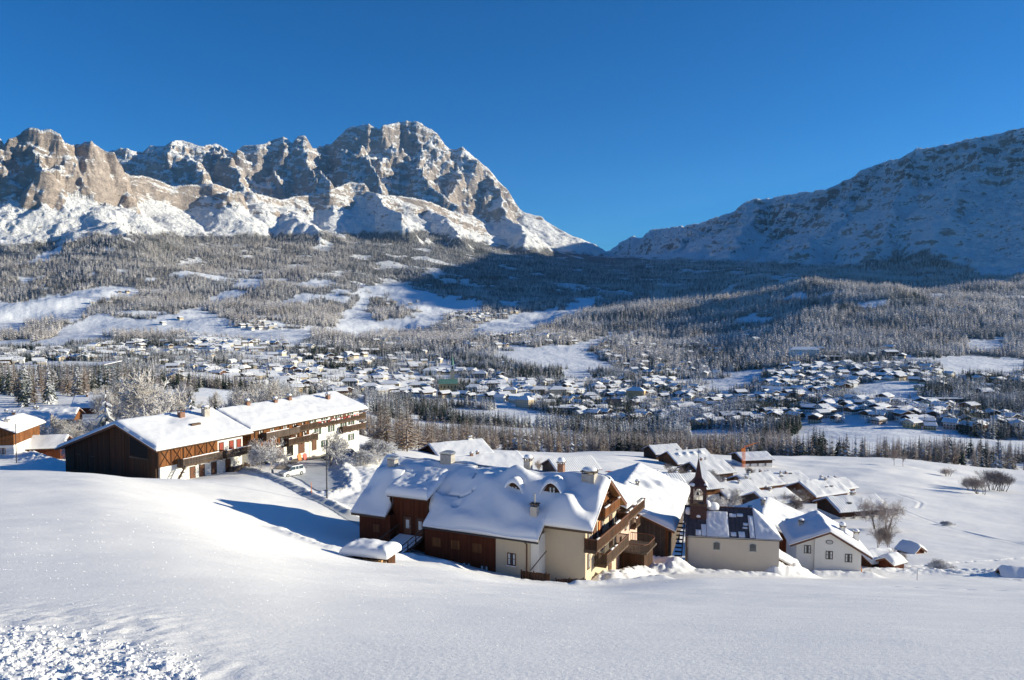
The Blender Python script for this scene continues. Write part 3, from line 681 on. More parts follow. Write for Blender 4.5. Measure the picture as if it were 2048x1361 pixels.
class MB:
    def __init__(s): s.V = []; s.F = []; s.mi = []; s.mats = []
    def m(s, mat):
        if mat not in s.mats: s.mats.append(mat)
        return s.mats.index(mat)
    def poly(s, V, F, mat):
        b = len(s.V); s.V += [tuple(v) for v in V]; s.F += [tuple(i+b for i in f) for f in F]; s.mi += [s.m(mat)]*len(F); return s
    def box(s, c, d, mat, rz=0.):
        (cx, cy, cz), (dx, dy, dz) = c, d; ca, sa = math.cos(rz), math.sin(rz); V = []
        for z in (-dz/2, dz/2):
            for x, y in ((-dx/2, -dy/2), (dx/2, -dy/2), (dx/2, dy/2), (-dx/2, dy/2)): V.append((cx+x*ca-y*sa, cy+x*sa+y*ca, cz+z))
        return s.poly(V, [(3, 2, 1, 0), (4, 5, 6, 7), (0, 1, 5, 4), (1, 2, 6, 5), (2, 3, 7, 6), (3, 0, 4, 7)], mat)
    def box2(s, x0, x1, y0, y1, z0, z1, mat): return s.box(((x0+x1)/2, (y0+y1)/2, (z0+z1)/2), (abs(x1-x0), abs(y1-y0), abs(z1-z0)), mat)
    def prism(s, pts, a0, a1, axis, mat, caps=True):
        """extrude 2D outline pts along an axis ('x': pts are (y,z); 'y': (x,z); 'z': (x,y))"""
        f = {'x': lambda a, p: (a, p[0], p[1]), 'y': lambda a, p: (p[0], a, p[1]), 'z': lambda a, p: (p[0], p[1], a)}[axis]
        n = len(pts); V = [f(a0, p) for p in pts]+[f(a1, p) for p in pts]
        F = [(i, (i+1) % n, n+(i+1) % n, n+i) for i in range(n)]
        if caps: F += [tuple(range(n))[::-1], tuple(range(n, 2*n))]
        return s.poly(V, F, mat)
    def bar(s, a, b, r, mat, n=4, r2=None):
        a, b = Vector(a), Vector(b); d = (b-a).normalized(); u = d.orthogonal().normalized() if abs(d.z) > .9 else d.cross(Vector((0, 0, 1))).normalized(); v = d.cross(u)
        V = []; r2 = r if r2 is None else r2
        for c, rr in ((a, r), (b, r2)):
            for k in range(n):
                t = 6.2832*(k+.5)/n; V.append(tuple(c+u*math.cos(t)*rr*1.2+v*math.sin(t)*rr*1.2))
        return s.poly(V, [(k, (k+1) % n, n+(k+1) % n, n+k) for k in range(n)]+[tuple(range(n))[::-1], tuple(range(n, 2*n))], mat)
    def lathe(s, prof, c, mat, n=12):
        V = []; F = []
        for r, z in prof:
            for k in range(n): V.append((c[0]+r*math.cos(6.2832*k/n), c[1]+r*math.sin(6.2832*k/n), c[2]+z))
        for i in range(len(prof)-1):
            for k in range(n): F.append((i*n+k, i*n+(k+1) % n, (i+1)*n+(k+1) % n, (i+1)*n+k))
        F += [tuple(range(n))[::-1], tuple((len(prof)-1)*n+k for k in range(n))]
        return s.poly(V, F, mat)
    def mesh(s, name, smooth_=False):
        me = bpy.data.meshes.new(name); me.from_pydata(s.V, [], s.F)
        for q in s.mats: me.materials.append(MATS[q])
        me.polygons.foreach_set("material_index", s.mi); me.update()
        if smooth_: me.polygons.foreach_set("use_smooth", [True]*len(me.polygons))
        return me
    def build(s, name, parent=None, smooth_=False, loc=None):
        o = bpy.data.objects.new(name, s.mesh(name, smooth_)); link(o, parent)
        if loc: o.location = loc
        return o
def grid_snow(name, parent, xs, ys, zf, tf, keep=None, mat="roof_snow"):
    """thick snow lying on the surface zf(x,y), thickness tf(x,y) (0 at the free edges)"""
    X, Y = np.meshgrid(xs, ys, indexing='ij'); Z = zf(X, Y); T = tf(X, Y)
    nx, ny = X.shape; idx = np.arange(nx*ny).reshape(nx, ny)
    K = np.ones((nx-1, ny-1), bool) if keep is None else keep((X[:-1, :-1]+X[1:, 1:])/2, (Y[:-1, :-1]+Y[1:, 1:])/2)
    top = np.c_[X.ravel(), Y.ravel(), (Z+T).ravel()]; bot = np.c_[X.ravel(), Y.ravel(), Z.ravel()]
    q = np.stack([idx[:-1, :-1], idx[1:, :-1], idx[1:, 1:], idx[:-1, 1:]], -1)[K]
    F = np.concatenate([q, q[:, ::-1]+nx*ny])
    sd = []
    Kp = np.pad(K, 1)
    for (di, dj, a, b) in ((-1, 0, (0, 1), (0, 0)), (1, 0, (1, 0), (1, 1)), (0, -1, (0, 0), (1, 0)), (0, 1, (1, 1), (0, 1))):
        e = K & ~Kp[1+di:nx+di, 1+dj:ny+dj]; I, J = np.nonzero(e)
        if len(I):
            va = idx[I+a[0], J+a[1]]; vb = idx[I+b[0], J+b[1]]; sd.append(np.stack([vb, va, va+nx*ny, vb+nx*ny], -1))
    if sd: F = np.concatenate([F]+sd)
    V = np.concatenate([top, bot]); used = np.unique(F); rm = np.full(len(V), -1); rm[used] = np.arange(len(used))
    return mesh_np(name, V[used], rm[F], mat, True, parent)
def rim(d, re, T0=.25):
    """thickness factor rising from a blunt edge"""
    t = np.clip(d/re, 0, 1); return T0+(1-T0)*np.sqrt(np.clip(1-(1-t)**2, 0, 1))
def spaced(a, b, step, extra=()):
    n = max(2, int(abs(b-a)/step)); v = list(np.linspace(a, b, n+1))+[a+(b-a)*1e-3, a+(b-a)*.006, a+(b-a)*.018, b-(b-a)*.018, b-(b-a)*.006, b-(b-a)*1e-3]+list(extra)
    return np.unique(np.round(v, 4))
def face_frame(face, at):
    """local frame of a facade: returns (origin fn(u,z,out))"""
    s = 1 if face[1] == '+' else -1
    if face[0] == 'x': return lambda u, z, o: (at+s*o, u, z)
    return lambda u, z, o: (u, at+s*o, z)
def fbox(mb, fr, u0, u1, z0, z1, o0, o1, mat):
    a, b = fr(u0, z0, o0), fr(u1, z1, o1); mb.box2(a[0], b[0], a[1], b[1], a[2], b[2], mat)
def window(par, face, at, u, z, w_=.9, h=1.25, frame="frame_brown", pane="glass_pane", shutters=None, name="window", mull=True, sill=False):
    fr = face_frame(face, at); mb = MB(); t = .09
    for a in ((u-w_/2, u-w_/2+t, z, z+h), (u+w_/2-t, u+w_/2, z, z+h), (u-w_/2+t, u+w_/2-t, z, z+t), (u-w_/2+t, u+w_/2-t, z+h-t, z+h)): fbox(mb, fr, a[0], a[1], a[2], a[3], -.04, .07, frame)
    if mull:
        fbox(mb, fr, u-.03, u+.03, z+t, z+h-t, -.03, .045, frame)
        fbox(mb, fr, u-w_/2+t, u-.03, z+h*.52, z+h*.52+.05, -.03, .04, frame); fbox(mb, fr, u+.03, u+w_/2-t, z+h*.52, z+h*.52+.05, -.03, .04, frame)
    if sill: fbox(mb, fr, u-w_/2-.08, u+w_/2+.08, z-.08, z-.005, -.02, .14, "roof_snow")
    wd = mb.build(name, par)
    mb = MB(); fbox(mb, fr, u-w_/2+.05, u+w_/2-.05, z+.05, z+h-.05, -.03, .02, pane); mb.build("pane", wd)
    if pane == "glass_pane" and w_ > .7 and mull:
        mb = MB(); fbox(mb, fr, u-w_/2+.1, u-w_*.18, z+.1, z+h-.1, .021, .026, "curtain"); fbox(mb, fr, u+w_*.18, u+w_/2-.1, z+.1, z+h-.1, .021, .026, "curtain"); mb.build("curtain", wd)
    if shutters:
        for sg in (-1, 1):
            mb = MB(); c = u+sg*(w_/2+.25); fbox(mb, fr, c-.23, c+.23, z-.02, z+h+.02, .01, .07, shutters)
            for k in range(6): fbox(mb, fr, c-.19, c+.19, z+.1+k*(h-.2)/6, z+.1+k*(h-.2)/6+.05, .071, .09, shutters)
            mb.build("shutter", wd)
    return wd
def door(par, face, at, u, z, w_=1.1, h=2.1, mat="door_red", name="door"):
    fr = face_frame(face, at); mb = MB(); fbox(mb, fr, u-w_/2, u+w_/2, z, z+h, -.03, .05, mat); d = mb.build(name, par)
    mb = MB(); fbox(mb, fr, u-w_/2-.09, u-w_/2-.002, z, z+h+.09, -.03, .08, "frame_dark"); fbox(mb, fr, u+w_/2+.002, u+w_/2+.09, z, z+h+.09, -.03, .08, "frame_dark"); fbox(mb, fr, u-w_/2, u+w_/2, z+h+.002, z+h+.09, -.03, .08, "frame_dark"); mb.build("door_frame", d)
    mb = MB(); fbox(mb, fr, u+w_/2-.18, u+w_/2-.1, z+1., z+1.12, .051, .11, "metal_grey"); mb.build("handle", d); return d
def balcony(par, face, at, u0, u1, z, depth=1.2, rail="wood_rail", h=1.0, snow=True, ends=True, boarded=False):
    fr = face_frame(face, at); mb = MB()
    fbox(mb, fr, u0, u1, z-.18, z, .0, depth, "roof_wood")
    n = max(2, int((u1-u0)/2.4))
    for k in range(n+1):
        uu = u0+.08+(u1-u0-.16)*k/n; fbox(mb, fr, uu-.07, uu+.07, z-.38, z-.182, .0, depth-.1, "roof_wood")
    b = mb.build("balcony", par); mb = MB()
    fbox(mb, fr, u0-.04, u1+.04, z+h-.02, z+h+.08, depth-.1, depth+.04, "frame_brown")
    fbox(mb, fr, u0, u1, z+.10, z+.16, depth-.07, depth-.01, rail)
    st = .14 if not boarded else .13; wd = .09 if not boarded else .115
    k = u0+.02
    while k < u1-.05:
        fbox(mb, fr, k, k+wd, z+.02, z+h-.03, depth-.06, depth-.02, rail); k += st
    if ends:
        for uu in (u0, u1-.05):
            o = .05
            fbox(mb, fr, uu-.02, uu+.06, z+h-.02, z+h+.08, .02, depth-.11, "frame_brown")
            while o < depth-.15: 
                fbox(mb, fr, uu, uu+.04, z+.02, z+h-.03, o, o+wd, rail); o += st
    mb.build("railing", b)
    if snow:
        mb = MB(); q = u0
        while q < u1-.3:
            l = random.uniform(.5, 2.2); e = min(u1, q+l)
            if random.random() < .55: mb = MB(); fbox(mb, fr, q, e, z+h+.082, z+h+.082+random.uniform(.05, .16), depth-.11, depth+.05, "roof_snow"); mb.build("rail_snow", b)
            q = e
    return b
def chimney(par, x, y, z0, z1, w_=.7, d=.7, mat="stone", cap="roof_wood", snow=.25, pipe=False):
    mb = MB(); mb.box2(x-w_/2, x+w_/2, y-d/2, y+d/2, z0, z1, mat); c = mb.build("chimney", par)
    mb = MB()
    if cap == "metal":
        pts = [(math.cos(t)*(w_/2+.15)*-1, z1+.12+math.sin(t)*.28) for t in np.linspace(0, math.pi, 7)]
        mb.prism([(x+a, b) for a, b in pts]+[(x+w_/2+.1, z1+.1), (x-w_/2-.1, z1+.1)], y-d/2-.1, y+d/2+.1, 'y', "metal_grey")
        mb.box2(x-w_/2, x+w_/2, y-d/2, y+d/2, z1+.001, z1+.1, "dark_void")
    else:
        for sx in (-1, 1):
            for sy in (-1, 1): mb.box2(x+sx*(w_/2-.06)-.05, x+sx*(w_/2-.06)+.05, y+sy*(d/2-.06)-.05, y+sy*(d/2-.06)+.05, z1+.001, z1+.25, cap)
        mb.box2(x-w_/2-.1, x+w_/2+.1, y-d/2-.1, y+d/2+.1, z1+.251, z1+.33, cap)
    mb.build("chimney_cap", c)
    if snow and cap != "metal":
        dome("snow_cap", c, (x, y, z1+.335), w_/2+.12, d/2+.12, snow)
    if pipe: mb = MB(); mb.bar((x, y, z1+.3), (x, y, z1+1.4), .09, "metal_grey", 8); mb.build("flue_pipe", c)
    return c
def dome(name, par, c, rx, ry, h, n=10, mat="roof_snow"):
    V = []; F = []; R_ = 5
    for i in range(R_):
        t = i/(R_-1)*math.pi/2*.98; zz = h*math.sin(t); k_ = math.cos(t)**.5
        for k in range(n): a = 6.2832*k/n; V.append((c[0]+rx*k_*math.cos(a), c[1]+ry*k_*math.sin(a), c[2]+zz))
    for i in range(R_-1):
        for k in range(n): F.append((i*n+k, i*n+(k+1) % n, (i+1)*n+(k+1) % n, (i+1)*n+k))
    F += [tuple(range(n))[::-1], tuple((R_-1)*n+k for k in range(n))]
    return MB().poly(V, F, mat).build(name, par, True)
def gable_roof(par, x0, x1, yl, yr, zr, kl, kr=None, T=.5, seed=0, lump=.3, mat="roof_snow", th=.22, step=.35, bumps=(), boards="roof_wood", barge=True):
    """roof boards + snow. ridge at y=0 height zr; yl<0 and yr>0 eave positions; slopes kl,kr"""
    kr = kl if kr is None else kr
    mb = MB(); zl = zr+kl*yl; z2 = zr-kr*yr
    mb.prism([(yl, zl-th), (0, zr-th), (0, zr), (yl, zl)], x0, x1, 'x', boards); mb.prism([(0, zr-th), (yr, z2-th), (yr, z2), (0, zr)], x0, x1, 'x', boards)
    r = mb.build("roof", par)
    if barge:
        for xx in (x0-.05, x1+.01):
            mb = MB(); mb.prism([(yl, zl-th-.1), (0, zr-th-.1), (yr, z2-th-.1), (yr, z2+.03), (0, zr+.03), (yl, zl+.03)], xx, xx+.04, 'x', "frame_brown"); mb.build("barge_board", r)
    def zf(X, Y): return np.where(Y < 0, zr+kl*Y, zr-kr*Y)+.012-0*X
    def tf(X, Y):
        d = np.minimum(np.minimum(X-x0, x1-X), np.minimum(Y-yl, yr-Y))
        t = T*(1+lump*fbm(X*.45+seed*7, Y*.45, seed, 3)+.08*fbm(X*2+seed*7, Y*2, seed, 3))*rim(d, min(.7, T*1.1))
        t = t-np.maximum(0, .25-np.abs(Y))*min(kl, kr)*.8*np.clip(T, 0, 1)
        for bx, by, rr, hh in bumps: t = t+hh*np.exp(-((X-bx)**2+(Y-by)**2)/rr**2)
        return np.maximum(t, .02)
    grid_snow("snow_cover", r, spaced(x0-.12*min(1, T*2), x1+.12*min(1, T*2), step), spaced(yl-.14*min(1, T*2), yr+.14*min(1, T*2), step, (0., -.2, .2)), zf, tf, mat=mat)
    return r
def prism_wall(par, name, x0, x1, yl, yr, z0, zr, kl, kr, mat, th=.22, drop=.0):
    """walls up under the roof; ridge at y=0"""
    zt = lambda y: zr-(kl*-y if y < 0 else kr*y)-th-.01
    pts = [(yl, z0), (yr, z0), (yr, zt(yr)), (0, zt(0)), (yl, zt(yl))]
    mb = MB(); mb.prism(pts, x0, x1, 'x', mat); return mb.build(name, par)
def simple_house(name, label, cat, px, py, Y, ang, L, yl, yr, wall_h, k, upper="wood_dark", lower="stucco_white", split=.5, T=.3, snowmat="thin_snow", group=None,
                 wins=((), (), (), ()), chim=(), balc=(), base=2.5, oh=.9, seed=0, dz=0., skyl=(), bumps=(), lump=.3, doors=()):
    """px,py,Y = ground point under the ridge centre; wall_h height of right-hand wall"""
    x, y, _ = W(px, py, Y); z = gz(x, y)+dz
    e = empty(name, (x, y, z), math.radians(ang), label, cat, group)
    zr = wall_h+k*yr+.25; sp = wall_h*split
    if split > 0: mb = MB(); mb.box2(-L/2, L/2, yl, yr, -base, sp, lower); mb.build("lower_wall", e)
    o = .04 if split > 0 else 0
    mb = MB(); zt = lambda yy: zr-k*abs(yy)-.24
    pts = [(yl-o, sp+.002 if split > 0 else -base), (yr+o, sp+.002 if split > 0 else -base), (yr+o, zt(yr+o)), (0, zt(0)), (yl-o, zt(yl-o))]
    if split < 1: mb.prism(pts, -L/2-o, L/2+o, 'x', upper); mb.build("upper_wall", e)
    r = gable_roof(e, -L/2-oh, L/2+oh, yl-oh, yr+oh, zr, k, T=T, seed=seed, mat=snowmat, bumps=bumps, lump=lump)
    at = {'x-': -L/2-.041, 'x+': L/2+.041, 'y-': yl-.041, 'y+': yr+.041}
    for f, ws in zip(('x-', 'x+', 'y-', 'y+'), wins):
        for w0 in ws: window(e, f, at[f], *w0)
    if not chim and cat == 'house':
        for q in range(2): chim = chim+((random.uniform(-L/3, L/3), random.uniform(-1.5, 1.5), random.uniform(.3, .6)),)
    for f, u, zz, *o_ in doors: door(e, f, at[f], u, zz, *o_)
    for f, u0, u1, zz in balc: balcony(e, f, at[f], u0, u1, zz)
    for cx, cy, hh in chim: chimney(e, cx, cy, zr-k*abs(cy)-.5, zr-k*abs(cy)+T+hh, .7, .7, random.choice(["stone", "brick", "stucco_white"]), snow=.3)
    for sx, sy in skyl:
        mb = MB(); zz = zr-k*abs(sy)+T; mb.box2(sx-.55, sx+.55, sy-.5, sy+.5, zz-.35, zz+.12, "metal_dark"); s_ = mb.build("skylight", r)
        mb = MB(); mb.box2(sx-.48, sx+.48, sy-.42, sy+.42, zz+.121, zz+.135, "glass_pane"); mb.build("pane", s_)
    return e
# ------------------------------------------------------------ big barn on the left
AZ = math.degrees(math.atan2(.87, .49))
def frame_at(x, y, z, ang, name, label, cat): return empty(name, (x, y, z), math.radians(ang), label, cat)
def barn():
    ax, ay = -54., 120.; d = (.49, .87); lf = (-.87, .49)
    o = (ax+9.9*lf[0], ay+9.9*lf[1]); zr = 9.6; e = frame_at(o[0], o[1], -29.2, AZ, "timber_barn", "large dark timber barn with a wide snowy roof behind the left brow", "barn")
    k = .335; x0, x1 = 1., 17.6; yr_, yl_ = 15.2, -8.7       # local y+ is the left side, y- the sunny side
    zt = lambda y: zr-k*abs(y)-.24
    mb = MB(); mb.prism([(yl_, 3.3), (yr_, -4), (yr_, zt(yr_)), (0, zt(0)), (yl_, zt(yl_))][0:1]+[(yr_, 3.3), (yr_, zt(yr_)), (0, zt(0)), (yl_, zt(yl_))], x0, x1, 'x', "wood_dark"); mb.build("upper_wall", e)
    mb = MB(); mb.box2(x0+.02, x0+.5, yl_+.5, yr_-.02, -4, 3.298, "wood_dark"); mb.box2(x0+.5, x1-.05, yr_-.4, yr_-.05, -4, 3.298, "wood_dark"); mb.build("gable_wall", e)
    mb = MB(); mb.box2(x0+.5, x1-.05, yl_+.06, yr_-.4, -4, 3.297, "stucco_white"); mb.build("lower_wall", e)
    # orange timber cladding with cross bracing on the sunny side
    mb = MB(); mb.box2(x0, 12.3, yl_-.06, yl_-.002, 3.4, zt(yl_)-.02, "wood_orange"); mb.build("side_cladding", e)
    mb = MB()
    for q in range(5):
        xa = x0+.05+q*2.25; mb.box2(xa, xa+.16, yl_-.14, yl_-.062, 3.3, zt(yl_)-.04, "wood_dark")
        mb.bar((xa+.15, yl_-.1, 3.4), (xa+2.2, yl_-.1, zt(yl_)-.1), .05, "wood_dark"); mb.bar((xa+.15, yl_-.12, zt(yl_)-.1), (xa+2.2, yl_-.12, 3.4), .05, "wood_dark")
    mb.build("cross_bracing", e)
    mb = MB(); mb.box2(12.35, x1+.02, yl_-.05, yl_-.002, 3.3, zt(yl_)-.02, "stucco_white"); mb.build("plaster_panel", e)
    r = gable_roof(e, 0, 18.8, -9.9, 16.2, zr, k, T=.62, seed=3, lump=.16, bumps=((11., -4.5, 2.2, .35), (7.5, -2.5, 1.4, -.25)))
    chimney(e, 10.5, -2.2, zr-1.5, zr+.75, .9, .8, "brick", snow=0); chimney(e, 14.8, -3.0, zr-1.5, zr+.85, 1.1, .9, "stone", snow=.3)
    mb = MB(); mb.box2(9.6, 11.4, -6.0, -4.9, zr-2.0, zr-.85, "roof_wood"); dm = mb.build("roof_hatch", r)
    # loft opening in the gable: black sheet standing in for its shaded inside, with sill
    mb = MB(); mb.prism([(-2.1, zt(2.1)-.15), (-2.1, 4.7), (-6.4, 4.55), (-6.4, zt(6.4)-.15)], x0-.02, x0-.012, 'x', "dark_void"); lo = mb.build("loft_opening", e)
    mb = MB(); mb.box2(x0-.12, x0-.001, -6.5, -2.0, 4.35, 4.53, "wood_grey"); mb.build("sill", lo)
    for y_ in (12.5, 9.0, 6.2, 3.1, -.8, -6.9): MB().box2(x0-.07, x0-.001, y_, y_+.13, 1.0, zt(abs(y_)+.3)-.1, "wood_dark").build("batten", e)
    for y_ in (7.6, 11.4): MB().box2(x0-.1, x0-.001, y_-.5, y_+.5, 3.5, 3.6, "wood_grey").build("ledge", e)
    for x_ in (7.4, 9.2, 11.6, 14.5): door(e, 'y-', yl_+.06, x_, .2, .9, 2.1, "frame_brown")
    for x_ in (13.1, 15.2, 16.8): door(e, 'y-', yl_-.05, x_, 3.35, .8, 2.0, "door_red")
    balcony(e, 'y-', yl_+.05, 4.5, 12.2, 3.15, 1.5, "wood_grey"); balcony(e, 'y-', yl_-.06, 12.9, 18.2, 3.15, 1.6, "wood_grey")
    balcony(e, 'y-', yl_+.06, 14.5, 18.0, .1, 1.5, "wood_grey")
    mb = MB(); mb.bar((2.6, yl_-.7, -.6), (5.2, yl_-1.2, 3.1), .09, "wood_grey"); mb.bar((2.2, yl_-1.8, -.6), (4.8, yl_-1.6, 3.1), .09, "wood_grey")
    for k_ in range(7): mb.box2(2.5+k_*.36, 2.8+k_*.36, yl_-1.8, yl_-.8, -.4+k_*.5, -.34+k_*.5, "wood_grey")
    mb.build("outside_stair", e)
barn()
# ------------------------------------------------------------ long farmhouse
def farmhouse():
    d = (.46, .888); lf = (-.888, .46); ax, ay = -45.5, 138.; o = (ax+8.4*lf[0], ay+8.4*lf[1]); zr = 9.2
    e = frame_at(o[0], o[1], -29.3, math.degrees(math.atan2(d[1], d[0])), "long_farmhouse", "long three storey farmhouse half timber half white plaster beside the car park", "farmhouse")
    k = .33; x0, x1, xm = 1.2, 31.4, 16.2; yl_, yr_ = -7.1, 8.5; zt = lambda y: zr-k*abs(y)-.24
    mb = MB(); mb.prism([(yl_, -3.5), (yr_, -3.5), (yr_, zt(yr_)), (0, zt(0)), (yl_, zt(yl_))], xm, x1, 'x', "stucco_white"); mb.build("plaster_wall", e)
    mb = MB(); mb.prism([(yl_, 2.62), (yr_, 2.62), (yr_, zt(yr_)), (0, zt(0)), (yl_, zt(yl_))], x0, xm-.01, 'x', "wood_orange"); mb.build("timber_wall", e)
    mb = MB(); mb.box2(x0+.05, xm-.02, yl_+.07, yr_-.05, -3.5, 2.615, "stucco_white"); mb.build("ground_floor_wall", e)
    mb = MB(); mb.box2(x0-.02, 7.2, yl_-.05, yl_+.06, -.6, 3.0, "wood_dark"); mb.build("side_cladding", e)
    gable_roof(e, 0, 32.7, -8.4, 9.6, zr, k, T=.6, seed=9, lump=.18, bumps=((20.3, -2, .5, -.12), (20.3, -5, .5, -.12), (20., 0, .6, -.1)))
    for x_, y_, s_ in ((7., -.4, .6), (13.5, -1.0, .5), (17.5, -.9, .6), (26.5, -3.0, .8)): chimney(e, x_, y_, zr-1.6, zr-.33*abs(y_)+.55+s_, .75, .7, "brick", snow=.35)
    # top row
    for x_ in (17.2, 20.6, 24.8, 28.6): window(e, 'y-', yl_, x_, 5.2, .95, 1.45, "frame_dark", shutters="shutter_green")
    for x_ in (18.6, 22.6, 26.4, 28.9): window(e, 'y-', yl_, x_, 2.9, .95, 1.4, "frame_dark", shutters="shutter_green")
    for x_ in (20.5, 28.8): window(e, 'y-', yl_, x_, .2, .95, 1.3, "frame_dark", shutters="shutter_green")
    for x_ in (22.9, 26.7): door(e, 'y-', yl_, x_, 4.75, .9, 2.0, "frame_brown", "balcony_door")
    for x_ in (3.5, 6.3, 9.6, 12.1, 14.6): window(e, 'y-', yl_, x_, 5.2, 1.0, 1.1, "frame_brown")
    for x_ in (12.3, 14.9): window(e, 'y-', yl_, x_, 2.95, 1.1, 1.5, "wood_orange")
    mb = MB(); mb.box2(8.3, 11.3, yl_-.02, yl_-.003, 2.75, 4.5, "dark_void"); mb.build("loggia_opening", e)  # black sheet on the wall, painted shade for the loggia inside
    mb = MB()
    for q in range(7):
        xa = x0+q*2.15; mb.box2(xa, xa+.16, yl_-.1, yl_-.004, 2.65, 4.45, "wood_dark"); mb.box2(xa+.7, xa+.84, yl_-.1, yl_-.004, 4.7, zt(yl_)-.1, "wood_dark")
        if q != 3: mb.bar((xa+.2, yl_-.06, 2.7), (xa+2.0, yl_-.06, 4.4), .06, "wood_dark"); mb.bar((xa+.2, yl_-.08, 4.4), (xa+2.0, yl_-.08, 2.7), .06, "wood_dark")
    mb.box2(x0, xm, yl_-.13, yl_-.101, 4.42, 4.6, "wood_dark"); mb.box2(x0, xm, yl_-.13, yl_-.101, 2.62, 2.78, "wood_dark"); mb.build("timber_framing", e)
    balcony(e, 'y-', yl_-.02, 3.6, 12.2, 4.45, 1.3, "wood_grey", boarded=True); balcony(e, 'y-', yl_-.02, 12.3, 32.4, 4.6, 1.1, "wood_rail")
    balcony(e, 'y-', yl_-.02, 9.3, 17.4, 2.45, 1.2, "wood_rail"); balcony(e, 'y-', yl_-.02, 24.9, 32.4, 2.5, 1.1, "wood_rail")
    balcony(e, 'x+', x1, yl_-1.1, 6.5, 4.6, 1.05, "wood_rail"); balcony(e, 'x+', x1, yl_-1.1, 6.5, 2.5, 1.05, "wood_rail")
    for x_, m_, w_ in ((4.4, "wood_dark", 1.3), (6.0, "door_red", 1.0), (8.3, "frame_brown", 1.6), (14.0, "frame_brown", 1.5), (17.5, "frame_brown", 1.1)): door(e, 'y-', yl_+.07 if x_ < 16 else yl_, x_, 0., w_, 2.15, m_)
    mb = MB(); mb.box2(10.1, 11.7, yl_-.02, yl_+.069, .0, 2.3, "dark_void"); mb.build("garage_opening", e)  # black panel in the wall, painted shade for the garage inside
    mb = MB()
    for q in range(26):
        mb.box((1.6+random.uniform(0, 5.4), yl_-1.32, 5.55+random.uniform(0, .15)), (.35, .2, .2), "flower_red")
    e2 = MB(); 
    for q in range(40): e2.box((17.5+random.uniform(0, 14), yl_-1.16, 5.45+random.uniform(-.1, .12)), (.3, .16, .2), random.choice(["flower_red", "roof_snow", "wood_rail"]))
    e2.build("flower_boxes", e)
farmhouse()
